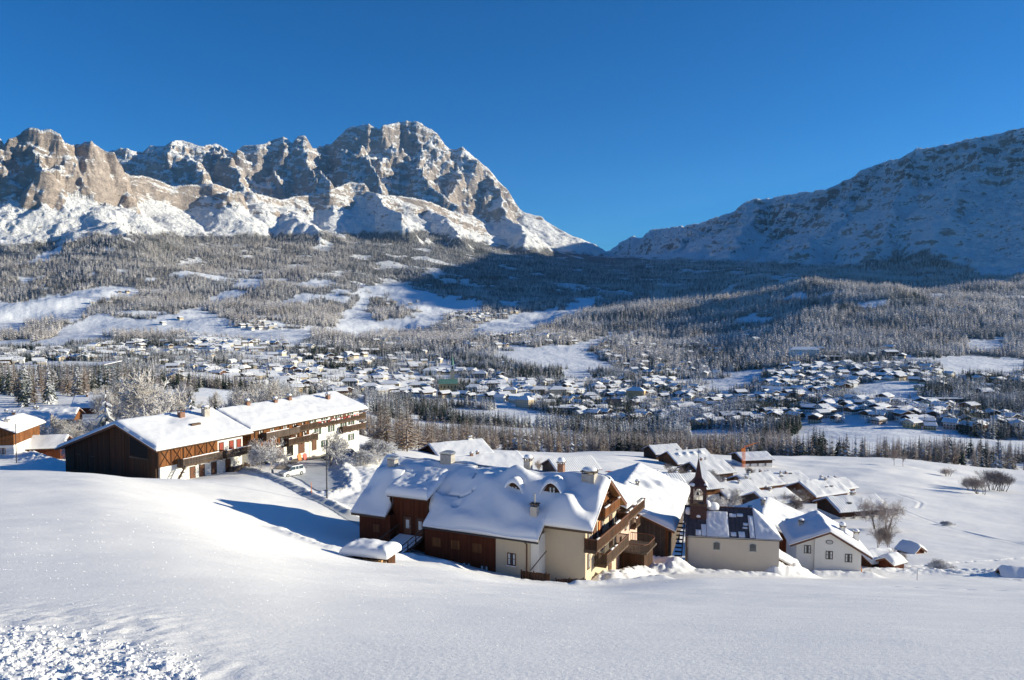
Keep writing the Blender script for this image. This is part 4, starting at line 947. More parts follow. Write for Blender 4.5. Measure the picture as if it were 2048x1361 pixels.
# ------------------------------------------------------------ main chalet
def chalet():
    zr = 11.55; ox, oy = 10.93, 87.5; z0 = -31.0-.45
    e = frame_at(ox, oy, z0, math.degrees(math.atan2(-.421, .907)), "snowy_chalet", "large cream and red brown chalet with stacked balconies and dormered snowy roof", "chalet")
    k = .67; th = .25; zt = lambda y, o=0: zr-k*abs(y)-th-.01
    zr_ = zr-.1
    # walls: x from -28.6 to -1.0 ; y front negative
    f = 5.35; bk = 5.4
    mb = MB(); mb.prism([(-f, -3), (bk, -3), (bk, zt(bk)), (0, zt(0)), (-f, zt(f))], -19.4, -1.0, 'x', "stucco_cream"); mb.build("plaster_wall", e)
    mb = MB(); mb.prism([(-f, 3.0), (bk, 3.0), (bk, zt(bk)), (0, zt(0)), (-f, zt(f))], -28.6, -19.42, 'x', "wood_red"); mb.build("rear_timber_wall", e)
    mb = MB(); mb.box2(-19.6, -10.62, -7.3, -f-.01, -3, zt(7.3), "wood_red"); mb.build("timber_front_wall", e)
    mb = MB(); mb.box2(-10.6, -6.6, -7.3, -f-.01, -3, zt(7.3), "stucco_cream"); mb.build("window_bay_wall", e)
    mb = MB(); mb.box2(-6.58, -5.6, -7.1, -f-.01, -3, zt(7.3)-.05, "stucco_white"); mb.build("side_return_wall", e)
    mb = MB(); mb.box2(-28.6, -24.3, -7.2, -f+.01, 2.9, zt(7.2), "wood_red"); mb.box2(-24.28, -19.62, -6.0, -f+.01, 1.2, zr-3.5, "wood_red"); mb.build("entrance_wall", e)
    mb = MB()
    for x_ in (-28.2, -25.2): mb.box2(x_, x_+.4, -7.1, -6.7, -1.5, 2.9, "wood_dark")
    mb.box2(-24.2, -19.62, -5.9, -5.4, -2, 1.19, "dark_void"); mb.build("stilts", e)  # black box stands in for the shade under the entrance
    mb = MB(); mb.box2(-20.9, -20.7, -9, -7, 0, 1, "wood_dark")
    # roof
    mb = MB(); Y1, Y2, Y3 = -6.3, -8.1, -7.75
    def slab(xa, xb, ya, yb): mb.prism([(ya, zr+k*ya-th), (yb, zr+k*yb-th), (yb, zr+k*yb), (ya, zr+k*ya)], xa, xb, 'x', "roof_wood")
    slab(-19.4, 0, Y1, 0); slab(-29.4, -24.6, Y1, 0); slab(-24.59, -19.41, -3.4, 0); slab(-19.3, -5.3, Y2, Y1); slab(-29.4, -24.6, Y3, Y1)
    mb.prism([(0, zr-th), (6.3, zr-k*6.3-th), (6.3, zr-k*6.3), (0, zr)], -29.4, 0, 'x', "roof_wood"); r = mb.build("roof", e)
    rs = np.random.default_rng(4)
    BP = [(-rs.uniform(1, 28), -rs.uniform(1.2, 6.5), rs.uniform(.9, 1.9), rs.uniform(.22, .62)) for _ in range(24)]
    PIT = [(-18.6, -4.3, .5), (-16.3, -5.9, .35), (-12.0, -1.2, .5)]
    def zf(X, Y): return np.where(Y < 0, zr+k*Y, zr-k*Y)+.015
    def keep(X, Y): return ((Y > Y1) | ((X > -19.3) & (X < -5.3)) | ((X < -24.6) & (Y > Y3))) & ~((X > -24.6) & (X < -19.6) & (Y < -3.2)) & ~((X > -19.5) & (X < -14.4) & (np.abs(Y+4.75-.12*np.sin(X*1.7)) < .17)) & ~(((X+15.4)/.22)**2+((Y+2.9)/.5)**2 < 1) & ~(((X+16.2)/.35)**2+((Y+.9)/.6)**2 < 1)
    def tf(X, Y):
        eave = np.where((X > -19.3) & (X < -5.3), Y2, np.where(X < -24.6, Y3, Y1)); d = np.minimum(np.minimum(X+29.4, -X), Y-eave+0*X)
        for xc in (-19.3, -5.3, -24.6): d = np.where(Y < Y1, np.minimum(d, np.abs(X-xc)), d)
        d = np.minimum(d, 6.3-Y)
        t = .72*(1+.75*fbm(X*.27+4, Y*.4, 8, 2)+.06*fbm(X*1.7, Y*1.7, 18, 3))
        for bx, by, rr, hh in BP: t = t+hh*np.exp(-(((X-bx)/1.3)**2+(Y-by)**2)/rr**2)
        # sagging folds sliding down the roof, small holes where it has slumped
        t = t+.16*np.sin((X*.9+Y*1.4)+2*fbm(X*.2, Y*.2, 3, 2))*smooth(-.5, -2, Y)
        t = t*rim(d, .75, .35); t = np.where(np.abs(Y) < .55, t*(.15+.85*smooth(.1, .55, np.abs(Y))), t)
        for bx, by, rr in PIT: t = t*(1-.9*np.exp(-((X-bx)**2+(Y-by)**2)/rr**2))
        return np.maximum(t, .03)
    grid_snow("snow_cover", r, spaced(-29.5, .12, .16, (-19.3, -19.6, -5.3, -24.6, -19.28, -5.32, -24.62)), np.unique(np.r_[spaced(Y2-.12, 6.4, .16), Y1, Y3]), zf, tf, keep)
    mb = MB(); mb.prism([(-.14, zr+.02), (.14, zr+.02), (0, zr+.2)], -29.3, -.02, 'x', "slate_blue"); mb.build("ridge_cap", r)
    for xx in (-.02, -29.46):
        mb = MB(); mb.prism([(Y1, zr+k*Y1-th-.12), (0, zr-th-.12), (6.3, zr-k*6.3-th-.12), (6.3, zr-k*6.3+.05), (0, zr+.05), (Y1, zr+k*Y1+.05)], xx, xx+.05, 'x', "frame_brown"); mb.build("barge_board", r)
    # soffit boards and truss under the gable overhang
    mb = MB(); mb.prism([(-6.1, zr-k*6.1-th-.03), (0, zr-th-.03), (6.1, zr-k*6.1-th-.03), (6.1, zr-k*6.1-th-.002), (0, zr-th-.002), (-6.1, zr-k*6.1-th-.002)], -.98, -.08, 'x', "wood_soffit"); mb.build("soffit", r)
    mb = MB(); mb.box2(-.98, -.7, -4.6, 4.6, 8.05, 8.3, "frame_brown"); mb.box2(-.98, -.7, -2.2, 2.2, 9.6, 9.8, "frame_brown"); mb.box2(-.95, -.75, -.12, .12, 8.3, zt(0), "frame_brown")
    for s_ in (-1, 1): mb.bar((-.85, s_*4.4, 8.2), (-.85, s_*.3, zt(0)-.3), .1, "frame_brown")
    mb.build("gable_truss", e)
    mb = MB(); mb.prism([(-4.6, 8.31), (4.6, 8.31), (0, zt(0)-.02)], -1.05, -.995, 'x', "wood_orange"); mb.build("gable_boards", e)
    # raised shed roof over the entrance
    xa, xb = -24.9, -19.5; ya, yb = -6.9, -2.4; za = zr+k*yb+.1
    sl = .33
    mb = MB(); mb.prism([(ya, za+sl*(ya-yb)), (yb, za), (yb, za+.2), (ya, za+sl*(ya-yb)+.2)], xa, xb, 'x', "roof_wood"); sh = mb.build("entrance_roof", r)
    for q in (xa+.1, xb-.3): MB().prism([(ya+.4, zr+k*(ya+.4)), (yb, zr+k*yb), (yb, za), (ya+.4, za+sl*(ya+.4-yb))], q, q+.2, 'x', "wood_dark").build("cheek_wall", sh)
    MB().box2(xa+.3, xb-.3, -6.06, -6.002, 1.3, za-1.05, "wood_red").build("entrance_cladding", e)
    grid_snow("snow_cover", sh, spaced(xa-.1, xb+.1, .16), spaced(ya-.15, yb+.5, .16), lambda X, Y: za+.215+sl*(Y-yb), lambda X, Y: np.maximum(.03, .95*(1+.2*fbm(X*.6, Y*.6, 77, 3)+.06*fbm(X*2.5, Y*2.5, 7, 3))*rim(np.minimum(np.minimum(X-xa+.1, xb+.1-X), Y-ya+.15), .55, .45)))
    for x_ in (-22.6, -20.9): door(e, 'y-', -6.065, x_, 4.1, .95, 2.1, "frame_brown")
    for x_ in (-22.6, -20.9): MB().box2(x_-.22, x_+.22, -6.13, -6.118, 4.9, 5.9, "curtain").build("door_glass", e)
    window(e, 'y-', -7.2, -26.2, 4.3, .9, .9, "frame_brown", "wood_orange", mull=False)
    # entrance bridge
    mb = MB(); mb.prism([(-6.1, 3.95), (-6.1, 4.1), (-13.4, 3.0), (-13.4, 2.8)], -23.8, -20.3, 'x', "wood_grey"); br = mb.build("entrance_bridge", e)
    mb = MB(); mb.prism([(-6.3, 4.105), (-6.3, 4.2), (-13.3, 3.13), (-13.3, 3.02)], -23.6, -20.5, 'x', "roof_snow"); mb.build("deck_snow", br)
    for x_ in (-23.8, -20.3):
        mb = MB()
        for q in range(5):
            yy = -6.4-q*1.65; zb = 4.1-(q*1.65+.3)*.15; mb.box2(x_-.05, x_+.05, yy-.05, yy+.05, zb-.2, zb+1.1, "wood_dark")
        mb.bar((x_, -6.2, 5.2), (x_, -13.2, 4.1), .05, "wood_grey"); mb.bar((x_, -6.2, 4.65), (x_, -13.2, 3.55), .04, "wood_dark"); mb.build("handrail", br)
    # front wood wall shutters, windows
    for x_ in (-18.0, -15.6, -12.9): MB().box2(x_-.55, x_+.55, -7.36, -7.302, 3.7, 4.7, "wood_orange").build("closed_shutter", e)
    for x_ in (-16.8, -14.2, -12.0): window(e, 'y-', -7.3, x_, 1.1, 1.0, 1.3, "frame_dark")
    window(e, 'y-', -7.3, -8.7, 2.85, 1.0, 1.35, "frame_brown", sill=True); window(e, 'y-', -7.3, -8.7, -.15, 1.0, 1.3, "frame_brown")
    # gable windows, doors, balconies
    for u, z in ((-4.35, 5.85), (-4.35, 2.75)): window(e, 'x+', -1.0, u, z-.1, .8, 1.7, "frame_brown")
    for u, z in ((.2, 5.9), (.4, 2.9)): window(e, 'x+', -1.0, u, z, .9, 1.25, "frame_brown")
    for u, z in ((-2.4, 5.35), (-.5, 5.35), (3.2, 5.35), (3.4, 2.85), (-1.9, 2.85), (3.0, .2), (.0, 7.95)): door(e, 'x+', -1.0, u, z, .9, 2.1, "frame_brown", "balcony_door")
    MB().box2(-.93, -.88, -1.3, -.9, 5.9, 7.0, "orange_paint").build("hanging_cloth", e)
    balcony(e, 'x+', -1.0, -5.9, 5.6, 5.25, 1.5, "wood_dark", 1.1, boarded=True); balcony(e, 'x+', -1.0, -2.6, 5.6, 2.75, 1.5, "wood_rail", 1.1); balcony(e, 'x+', -1.0, -2.4, 3.0, 7.85, 1.2, "wood_orange", .95)
    MB().box2(-.98, -.82, -5.2, -3.0, 5.2, 7.2, "wood_dark").build("gable_post", e) if False else None
    # gutter and downpipe
    mb = MB(); mb.bar((-19.2, -8.2, zr+k*Y2-.2), (-5.2, -8.2, zr+k*Y2-.2), .07, "metal_dark", 6); mb.bar((-6.9, -8.1, zr+k*Y2-.25), (-6.9, -7.42, zr+k*Y2-.7), .05, "metal_dark", 6); mb.bar((-6.9, -7.42, zr+k*Y2-.7), (-6.9, -7.42, -1.), .06, "frame_brown", 6); mb.build("gutter", e)
    MB().bar((-6.5, -7.3, 2.6), (-4.4, -7.9, 5.2), .05, "wood_grey").build("roof_brace", e)
    # eyebrow dormers
    for x_, y_ in ((-10.0, -3.9), (-5.6, -3.5)):
        zb = zr+k*y_+.2; w_ = 1.05
        mb = MB(); mb.prism([(x_-w_, zb-.3), (x_+w_, zb-.3), (x_+w_, zb+.85), (x_+.4, zb+1.75), (x_-.4, zb+1.75), (x_-w_, zb+.85)], y_, y_+2.2, 'y', "wood_dark"); dm = mb.build("dormer", r)
        window(dm, 'y-', y_, x_+.05, zb+.6, .8, .9, "frame_dark")
        xs = np.linspace(x_-1.9, x_+1.9, 25); ys = np.linspace(y_-.35, y_+3.2, 20)
        def zfd(X, Y, x_=x_, y_=y_, zb=zb): return np.maximum(zr+k*Y+.1, zb+.78+1.0*(1-np.clip(np.abs(X-x_)/1.15, 0, 1)**2)*smooth(.2,.0,0)*1.0+.15*(np.abs(X-x_)<9)-2.*np.clip(np.abs(X-x_)-1.1, 0, 2))
        def tfd(X, Y, x_=x_, y_=y_): return np.maximum(.02, .55*np.exp(-((X-x_)/1.7)**4)*rim(np.minimum(Y-y_+.35, 1.), .5, .3)*smooth(y_+3.3, y_+1.6, Y)+.08*fbm(X, Y, 5, 2))
        grid_snow("snow_hood", dm, xs, ys, zfd, tfd)
    chimney(e, -2.0, -1.3, zr-2.4, zr+.75, 1.45, 1.2, "stone", "roof_wood", .35); chimney(e, -6.6, -5.9, zr-4.6, zr-2.35, .75, .75, "stucco_beige", snow=0, pipe=True)
    chimney(e, -26.5, -3.2, zr-2.6, zr+.55, 1.0, .9, "stone", "metal"); chimney(e, -20.6, -.2, zr-.8, zr+1.15, 1.5, 1.0, "stone", "metal"); chimney(e, -10.2, .5, zr-.8, zr+1.1, .8, .8, "stone", "roof_wood", .4)
    chimney(e, -6.8, 2.4, zr-1.8, zr+.6, .7, .7, "brick", "roof_wood", .5)
chalet()
# ------------------------------------------------------------ chapel
def chapel():
    x, y = 22.9+.4, 104.0; ang = math.radians(-9.5); z0 = -35.25
    e = empty("chapel", (x, y, z0), ang, "small cream chapel with a slender red brown bell turret and half cleared roof", "chapel")
    L, D, h = 11.6, 7.0, 4.35; k = .80; zr = h+k*D/2
    mb = MB(); mb.box2(0, L, 0, D, -2, h, "stucco_beige"); mb.build("wall", e)
    # roof: gable on the left, hipped apse on the right
    o = .3; xr = 8.6
    A = [(-o, -o, h-k*o), (L+o, -o, h-k*o), (xr, D/2, zr), (-o, D/2, zr), (-o, D+o, h-k*o), (L+o, D+o, h-k*o)]
    V = [tuple(a) for a in A]+[(a[0], a[1], a[2]-.16) for a in A]
    F = [(0, 1, 2, 3), (3, 2, 5, 4), (1, 5, 2), (6, 9, 8, 7), (9, 10, 11, 8), (7, 8, 11), (0, 6, 7, 1), (1, 7, 11, 5), (5, 11, 10, 4), (4, 10, 9, 3), (3, 9, 6, 0)]
    r = MB().poly(V, F, "chapel_tin").build("roof", e)
    mb = MB()
    for i in range(17):
        xx = .1+i*.55; mb.bar((xx, -o, h-k*o+.03), (xx, D/2, zr+.03), .025, "metal_dark")
    mb.build("roof_seams", r)
    MB().bar((-o, D/2, zr+.04), (xr, D/2, zr+.04), .09, "tower_red").build("ridge_cap", r)
    for P in ((xr, D/2, zr, L+o, -o, h-k*o), (xr, D/2, zr, L+o, D+o, h-k*o)): MB().bar(P[:3], P[3:], .09, "tower_red").build("hip_cap", r)
    def sheet(x0, x1, s0, s1, sd, T=.13):
        zf = lambda X, Y: h+k*Y+.01
        def tf(X, Y): return np.maximum(.01, T*(1+.5*fbm(X*1.3, Y*1.3, sd, 3))*rim(np.minimum(np.minimum(X-x0, x1-X), np.minimum(Y-s0, s1-Y)), .2, .3))
        grid_snow("snow_sheet", r, spaced(x0, x1, .12), spaced(s0, s1, .12), zf, tf)
    sheet(2.45, 5.3, -.25, 2.9, 3); sheet(7.9, 8.55, -.2, 2.5, 4, .2)
    for x0, x1, s0, s1 in ((1.0, 1.7, -.2, .5), (1.75, 2.4, -.2, 1.2), (5.5, 6.4, 2.3, 2.7), (6.5, 7.3, 2.4, 2.75), (5.5, 6.2, -.1, .4), (6.5, 7.3, -.2, .5), (7.2, 7.8, 1.3, 1.6), (7.1, 7.7, .9, 1.1)): sheet(x0, x1, s0, s1, int(x0*7), .1)
    # apse side snow (slope facing +x, and its share of the front)
    def zf(X, Y): return np.minimum(h+k*np.minimum(Y, D-Y), zr-(zr-h+k*o)/(L+o-xr)*(X-xr))+.012
    def tf(X, Y): return np.maximum(.01, .22*(1+.5*fbm(X*1.1, Y*1.1, 9, 3))*rim(np.minimum(np.minimum(X-8.6, L+o+.1-X), np.minimum(Y+.3, D+.3-Y)), .35, .3))
    grid_snow("snow_sheet", r, spaced(8.62, L+o+.05, .14), spaced(-.3, D+.3, .14), zf, tf)
    for x_ in (3.7, 8.3):
        mb = MB(); pts = [(x_-.5, 2.3), (x_+.5, 2.3), (x_+.5, 3.35)]+[(x_+.5*math.cos(t), 3.35+.18*math.sin(t)) for t in (.7, 1.57, 2.44)]+[(x_-.5, 3.35)]
        mb.prism(pts, -.03, -.005, 'y', "metal_grey"); wn = mb.build("window", e)
        MB().prism([(a*.8+x_*.2, b*.8+2.8*.2) for a, b in pts], -.04, -.031, 'y', "glass_pane").build("pane", wn)
    MB().bar((0, -.36, h-.22), (L, -.36, h-.22), .05, "metal_grey", 6).build("gutter", e)
    MB().bar((.12, -.1, h-.3), (.12, -.1, -.5), .04, "metal_grey", 6).build("downpipe", e)
    # turret
    tx, ty, w_ = 1.45, 2.9, .95
    mb = MB(); mb.box2(tx-w_-.12, tx+w_+.12, ty-w_-.12, ty+w_+.12, h+1.2, 7.6, "tower_red"); t = mb.build("bell_turret", e)
    mb = MB()
    for sx in (-1, 1):
        for sy in (-1, 1): mb.box2(tx+sx*(w_-.1)-.16, tx+sx*(w_-.1)+.16, ty+sy*(w_-.1)-.16, ty+sy*(w_-.1)+.16, 7.9, 9.9, "tower_red")
    mb.box2(tx-w_-.18, tx+w_+.18, ty-w_-.18, ty+w_+.18, 7.602, 7.9, "roof_wood"); mb.box2(tx-w_-.02, tx+w_+.02, ty-w_-.02, ty+w_+.02, 9.902, 10.2, "tower_red")
    for s_ in (-1, 1):
        for q in (-1, 1): mb.prism([(tx+q*.56, 9.9), (tx+q*.56, 9.4), (tx+q*.4, 9.7), (tx+q*.2, 9.9)], ty+s_*(w_-.1)-.1, ty+s_*(w_-.1)+.1, 'y', "tower_red")
    mb.build("belfry", t)
    MB().lathe([(.28, 0), (.24, .1), (.15, .3), (.1, .42), (.0, .45)], (tx, ty, 8.9), "metal_dark").build("bell", t)
    mb = MB(); a = w_+.22; tip = (tx, ty, 14.1)
    B = [(tx-a, ty-a, 10.2), (tx+a, ty-a, 10.2), (tx+a, ty+a, 10.2), (tx-a, ty+a, 10.2)]; c = .46
    M_ = [(tx-c, ty-c, 11.2), (tx+c, ty-c, 11.2), (tx+c, ty+c, 11.2), (tx-c, ty+c, 11.2)]
    mb.poly(B+M_+[tip], [(3, 2, 1, 0), (0, 1, 5, 4), (1, 2, 6, 5), (2, 3, 7, 6), (3, 0, 4, 7), (4, 5, 8), (5, 6, 8), (6, 7, 8), (7, 4, 8)], "tower_red"); sp = mb.build("spire", t)
    mb = MB(); mb.bar((tx, ty, 14.0), (tx, ty, 15.3), .035, "metal_dark"); mb.bar((tx-.25, ty, 15.0), (tx+.25, ty, 15.0), .03, "metal_dark"); mb.build("cross", sp)
    for dx, dy in ((-.8, -.8), (.85, -.7), (.8, .8)): dome("snow_lump", sp, (tx+dx, ty+dy, 10.25), .4, .35, .4)
    dome("snow_lump", t, (tx+1.15, ty-.1, 7.4), .5, .6, .8); dome("snow_lump", t, (tx+2.0, ty+.6, 6.9), .9, .8, .9); dome("snow_lump", t, (tx-1.25, ty-.2, 6.3), .45, .5, .9); dome("snow_lump", t, (tx+.0, ty-.9, 6.1), .35, .3, .35)
chapel()
# ------------------------------------------------------------ white house
def white_house():
    x, y = 47.6, 117.6; z0 = -41.4; e = empty("white_house", (x, y, z0), math.radians(80), "white gabled house with oval attic window right of the chapel", "house")
    zr = 6.75; kl, kr = .60, .40; L = 10.5
    zt = lambda q: zr-(kl*-q if q < 0 else kr*q)-.24
    mb = MB(); mb.prism([(-4.6, -2), (2.05, -2), (2.05, zt(2.05)), (0, zt(0)), (-4.6, zt(-4.6))], .5, L-.4, 'x', "stucco_white"); mb.build("wall", e)
    mb = MB(); mb.prism([(2.055, -2), (4.6, -2), (4.6, zt(4.6)), (2.055, zt(2.055))], .9, L-.4, 'x', "stucco_white"); mb.build("wing_wall", e)
    gable_roof(e, -.1, L, -6.0, 5.7, zr, kl, kr, T=.6, seed=21, lump=.35, step=.22, bumps=((6, 2.5, 1.3, .3), (3, -3, 1.5, .2)))
    for u, z in ((-2.8, 2.1), (-.05, 2.4), (3.0, 3.0)): window(e, 'x-', .5 if u < 2 else .9, u, z, 1.0, 1.25, "frame_dark")
    mb = MB(); pts = [(-.05+.55*math.cos(t), 5.0+.34*math.sin(t)) for t in np.linspace(0, 6.283, 17)[:-1]]
    mb.prism(pts, .46, .499, 'x', "frame_dark"); w_ = mb.build("oval_window", e); MB().prism([(a*.8-.01, (b-5)*.8+5) for a, b in pts], .445, .459, 'x', "lamp_glass").build("pane", w_)
    mb = MB(); mb.prism([(-4.5, .72), (2.1, .72), (2.1, .85), (-4.5, .85)], -.5, .49, 'x', "roof_snow"); mb.prism([(-4.3, .55), (1.9, .55), (1.9, .715), (-4.3, .715)], -.45, .49, 'x', "metal_dark"); mb.build("porch_canopy", e)
    mb = MB(); mb.box2(.44, .495, -4.2, 1.8, -.6, .5, "wood_orange"); mb.build("ground_floor_boards", e)
    mb = MB(); mb.prism([(-5.1, -.8), (-4.65, -.8), (-4.65, 1.6)], .6, .9, 'x', "orange_paint"); mb.build("leaning_boards", e)
    chimney(e, 3.8, -2.6, zr-2.6, zr-.3, .9, .7, "stucco_white", snow=.5); chimney(e, 3.4, -4.5, zr-3.4, zr-1.0, .9, .7, "stucco_white", snow=.3); chimney(e, 5.5, 3.2, zr-2., zr-.2, .8, .7, "stucco_beige", snow=.2)
white_house()
# lean-to with snow between chapel and white house
def leanto():
    x, y, _ = W(1572, 1120, 110); z = gz(x, y); e = empty("lean_to_shed", (x, y, z), math.radians(-10), "little shed with snow burdened sloping roof against the chapel end wall", "shed")
    mb = MB(); mb.box2(-1.8, 1.5, -1.5, 2.4, -1.5, 1.0, "stucco_beige"); mb.build("wall", e)
    mb = MB(); mb.prism([(-1.9, 3.0), (2.0, .9), (2.0, 1.05), (-1.9, 3.15)], -1.8, 2.6, 'y', "roof_wood"); r = mb.build("roof", e)
    grid_snow("snow_cover", r, spaced(-1.95, 2.1, .15), spaced(-1.9, 2.7, .15), lambda X, Y: 3.16-.538*(X+1.9), lambda X, Y: np.maximum(.02, .42*(1+.4*fbm(X*1.5, Y*1.5, 3, 3))*rim(np.minimum(np.minimum(X+1.95, 2.1-X), np.minimum(Y+1.9, 2.7-Y)), .4, .4)))
leanto()
# ------------------------------------------------------------ barn behind the chalet
def rear_barn():
    ax, ay = 21.5, 105.; d = (math.cos(math.radians(72.6)), math.sin(math.radians(72.6))); lf = (-d[1], d[0]); w_ = 8.0
    o = (ax+w_*lf[0], ay+w_*lf[1]); zr = 6.7; e = empty("grey_barn", (o[0], o[1], -34.3), math.radians(72.6), "weathered grey barn with deep smooth snow roof between chalet and chapel", "barn")
    k = .40; zt = lambda q: zr-k*abs(q)-.24
    mb = MB(); mb.prism([(-7.2, -2), (7.2, -2), (7.2, zt(7.2)), (0, zt(0)), (-7.2, zt(-7.2))], .9, 23.5, 'x', "wood_grey"); mb.build("wall", e)
    mb = MB(); mb.box2(.82, .895, -7.3, -6.9, -1, zt(7.3), "wood_orange"); mb.box2(.9, 23.4, -7.26, -7.21, 1.0, zt(7.3)-.02, "wood_orange"); mb.build("corner_boards", e)
    MB().box2(.8, .89, .6, 2.3, 1.4, 3.0, "wood_orange").build("loft_door", e)
    gable_roof(e, 0, 24.7, -8.2, 8.4, zr, k, T=.75, seed=33, lump=.25, step=.3, bumps=((14, -3, 1.3, .45), (17, -4.6, 1.4, .45), (12.2, -2.2, 1., -.3), (15.5, -3.8, .8, -.35)))
    chimney(e, 7., 1.0, zr-1.4, zr+.5, .6, .6, "stone", snow=.3); chimney(e, 11., -1.6, zr-1.8, zr+.35, .5, .5, "stone", snow=.2)
    mb = MB()
    for q in range(9): mb.box2(2.0+q*.5, 2.45+q*.5, -9.0, -8.0, -.6+q*.42, -.52+q*.42, "wood_dark")
    mb.bar((1.9, -9.0, .4), (6.5, -9.0, 4.2), .05, "metal_grey"); mb.bar((1.9, -9.0, -.5), (6.5, -9.0, 3.3), .07, "wood_dark"); mb.build("outside_stair", e)
rear_barn()
def terrace_house():
    x, y = 12.9, 96.2; e = empty("pink_annex", (x, y, -34.0), math.radians(65), "pale pink annex with roof terraces and curved deck behind the chalet gable", "annex")
    mb = MB(); mb.box2(0, 8.6, 0, 5.5, -2, 6.9, "stucco_pink"); mb.build("wall", e)
    balcony(e, 'y-', 0, -.2, 8.5, 6.9, 1.1, "wood_dark"); balcony(e, 'y-', 0, 5.4, 7.4, 4.9, .8, "wood_dark")
    balcony(e, 'x-', 0, .2, 5.2, 6.9, .9, "wood_rail")
    mb = MB(); mb.prism([(-.8, 8.2), (6.2, 8.2), (6.2, 8.35), (2.7, 9.6), (-.8, 8.35)], 1.0, 7.6, 'x', "wood_dark"); mb.box2(1.6, 7.2, .5, 5.2, 6.91, 8.19, "wood_dark"); mb.build("attic_storey", e)
    grid_snow("snow_cover", e, spaced(.9, 7.7, .3), spaced(-.9, 6.3, .3, (2.7,)), lambda X, Y: 9.6-.357*np.abs(Y-2.7)+.02, lambda X, Y: np.maximum(.02, .55*(1+.3*fbm(X*.6, Y*.6, 3, 3))*rim(np.minimum(np.minimum(X-.9, 7.7-X), np.minimum(Y+.9, 6.3-Y)), .6)))
    mb = MB(); mb.box2(.3, 5.1, -3.6, -.2, 3.1, 3.3, "wood_grey"); mb.box2(.7, 4.7, -3.2, -.3, -2, 3.099, "wood_dark"); dk = mb.build("deck", e)
    mb = MB(); pts = [(5.1, -.2), (5.1, -2.6), (4.7, -3.3), (4.0, -3.6), (1.1, -3.6), (.4, -3.2), (.3, -.4)]
    for a, b in zip(pts[:-1], pts[1:]):
        mb.bar((a[0], a[1], 4.25), (b[0], b[1], 4.25), .05, "frame_brown"); n = max(1, int(math.dist(a, b)/.2))
        for q in range(n): mb.bar((a[0]+(b[0]-a[0])*q/n, a[1]+(b[1]-a[1])*q/n, 3.3), (a[0]+(b[0]-a[0])*q/n, a[1]+(b[1]-a[1])*q/n, 4.23), .03, "wood_rail")
    mb.build("railing", dk)
    window(e, 'y-', 0, 3.4, 4.9, .8, 1.1, "frame_brown"); window(e, 'y-', 0, 1.2, 4.0, .5, .7, "frame_dark")
terrace_house()
# ------------------------------------------------------------ other houses of the hamlet
G1 = "houses of the hamlet below the snowfield"
SH = simple_house
SH("chalet", "snow heaped house with several skylights and a black chimney behind the chapel", "house", 1528, 1090, 139, 68, 15, -7, 7, 5., .42, "wood_red", "stucco_white", .3, T=.7, snowmat="roof_snow", wins=((), (), (), ()), chim=((7.4-6, .4, .7),), skyl=((-3, 4.4), (0, 3.6), (3, 2.6), (-1.5, -4), (-4.2, -3.4)), lump=.35, group=None, seed=5)
SH("chalet", "dark gabled house directly behind the grey barn roof with a shaded snow roof", "house", 1262, 1000, 150, 20, 14, -6, 6, 4.2, .45, "wood_dark", "stucco_white", .4, T=.35, snowmat="roof_snow", chim=((-3, 1, .6), (1, 0, .6), (4, 1, .6)), seed=6, dz=-1)
SH("chalet", "shaded blue roofed house behind the chalet chimney with three short flues", "house", 1285, 975, 215, 15, 20, -7, 7, 4.2, .42, "wood_dark", "stucco_white", .5, T=.25, chim=((-5, 1, .6), (0, 1, .6), (5, 1, .6)), seed=7)
SH("chalet", "small red gabled house with white roof at the foot of the steeple village", "house", 1365, 972, 235, 20, 17, -6.5, 6.5, 4., .42, "wood_orange", "stucco_white", .5, T=.42, lump=.5, seed=8, wins=((), (), ((-4, .8), (0, .8), (4, .8)), ()))
SH("barn", "grey wooden barn with white roof beside orange scaffolding", "barn", 1140, 940, 255, 24, 14, -6, 6, 3.0, .45, "wood_grey", "wood_grey", .0, T=.3, seed=9)
SH("chalet", "low white roofed house left of the ridge chimneys", "house", 912, 925, 235, 30, 16, -7, 7, 3.4, .4, "wood_dark", "stucco_white", .5, T=.4, snowmat="roof_snow", seed=10, dz=-1.9)
SH("chalet", "low house with an orange balcony under a thick roof behind the chalet ridge", "house", 965, 945, 205, 28, 19, -7, 7, 2.8, .36, "wood_orange", "stucco_yellow", .3, T=.4, snowmat="roof_snow", seed=11, dz=-1.5, wins=((), (), ((-6, .7), (-3, .7), (0, .7), (3, .7)), ()))
SH("barn", "dark barn at the top left edge of the hamlet before the open field", "barn", 1325, 918, 385, 20, 14, -6, 6, 4.2, .45, "wood_dark", "wood_dark", 0, T=.3, seed=12)
SH("chalet", "long roofed house with a row of snowy dormers at the top of the hamlet", "house", 1372, 925, 360, 22, 19, -8, 8, 3.6, .45, "wood_orange", "stucco_white", .5, T=.35, seed=13, skyl=((-6, -3.5), (-2, -3.5), (2, -3.5), (6, -3.5)), bumps=((-6, -3, 1, .7), (-2, -3, 1, .7), (2, -3, 1, .7), (6, -3, 1, .7)))
SH("chalet", "timber house with ribbed snow roof just right of the steeple tip", "house", 1412, 948, 300, 24, 14, -7, 7, 3.8, .45, "wood_dark", "stucco_white", .4, T=.38, lump=.5, seed=14)
SH("chalet", "flat looking house in front of the two dark spruces near the crane", "house", 1502, 935, 390, 10, 15, -7, 6, 4.2, .3, "wood_dark", "stucco_white", .5, T=.4, snowmat="roof_snow", seed=15, wins=((), (), ((-4, .8), (0, .8), (4, .8)), ()))
SH("chalet", "broad ribbed white roof in the middle of the hamlet behind the snowy spruce", "house", 1462, 980, 238, 24, 12, -6, 6, 3.2, .4, "wood_orange", "stucco_white", .4, T=.4, lump=.5, seed=16)
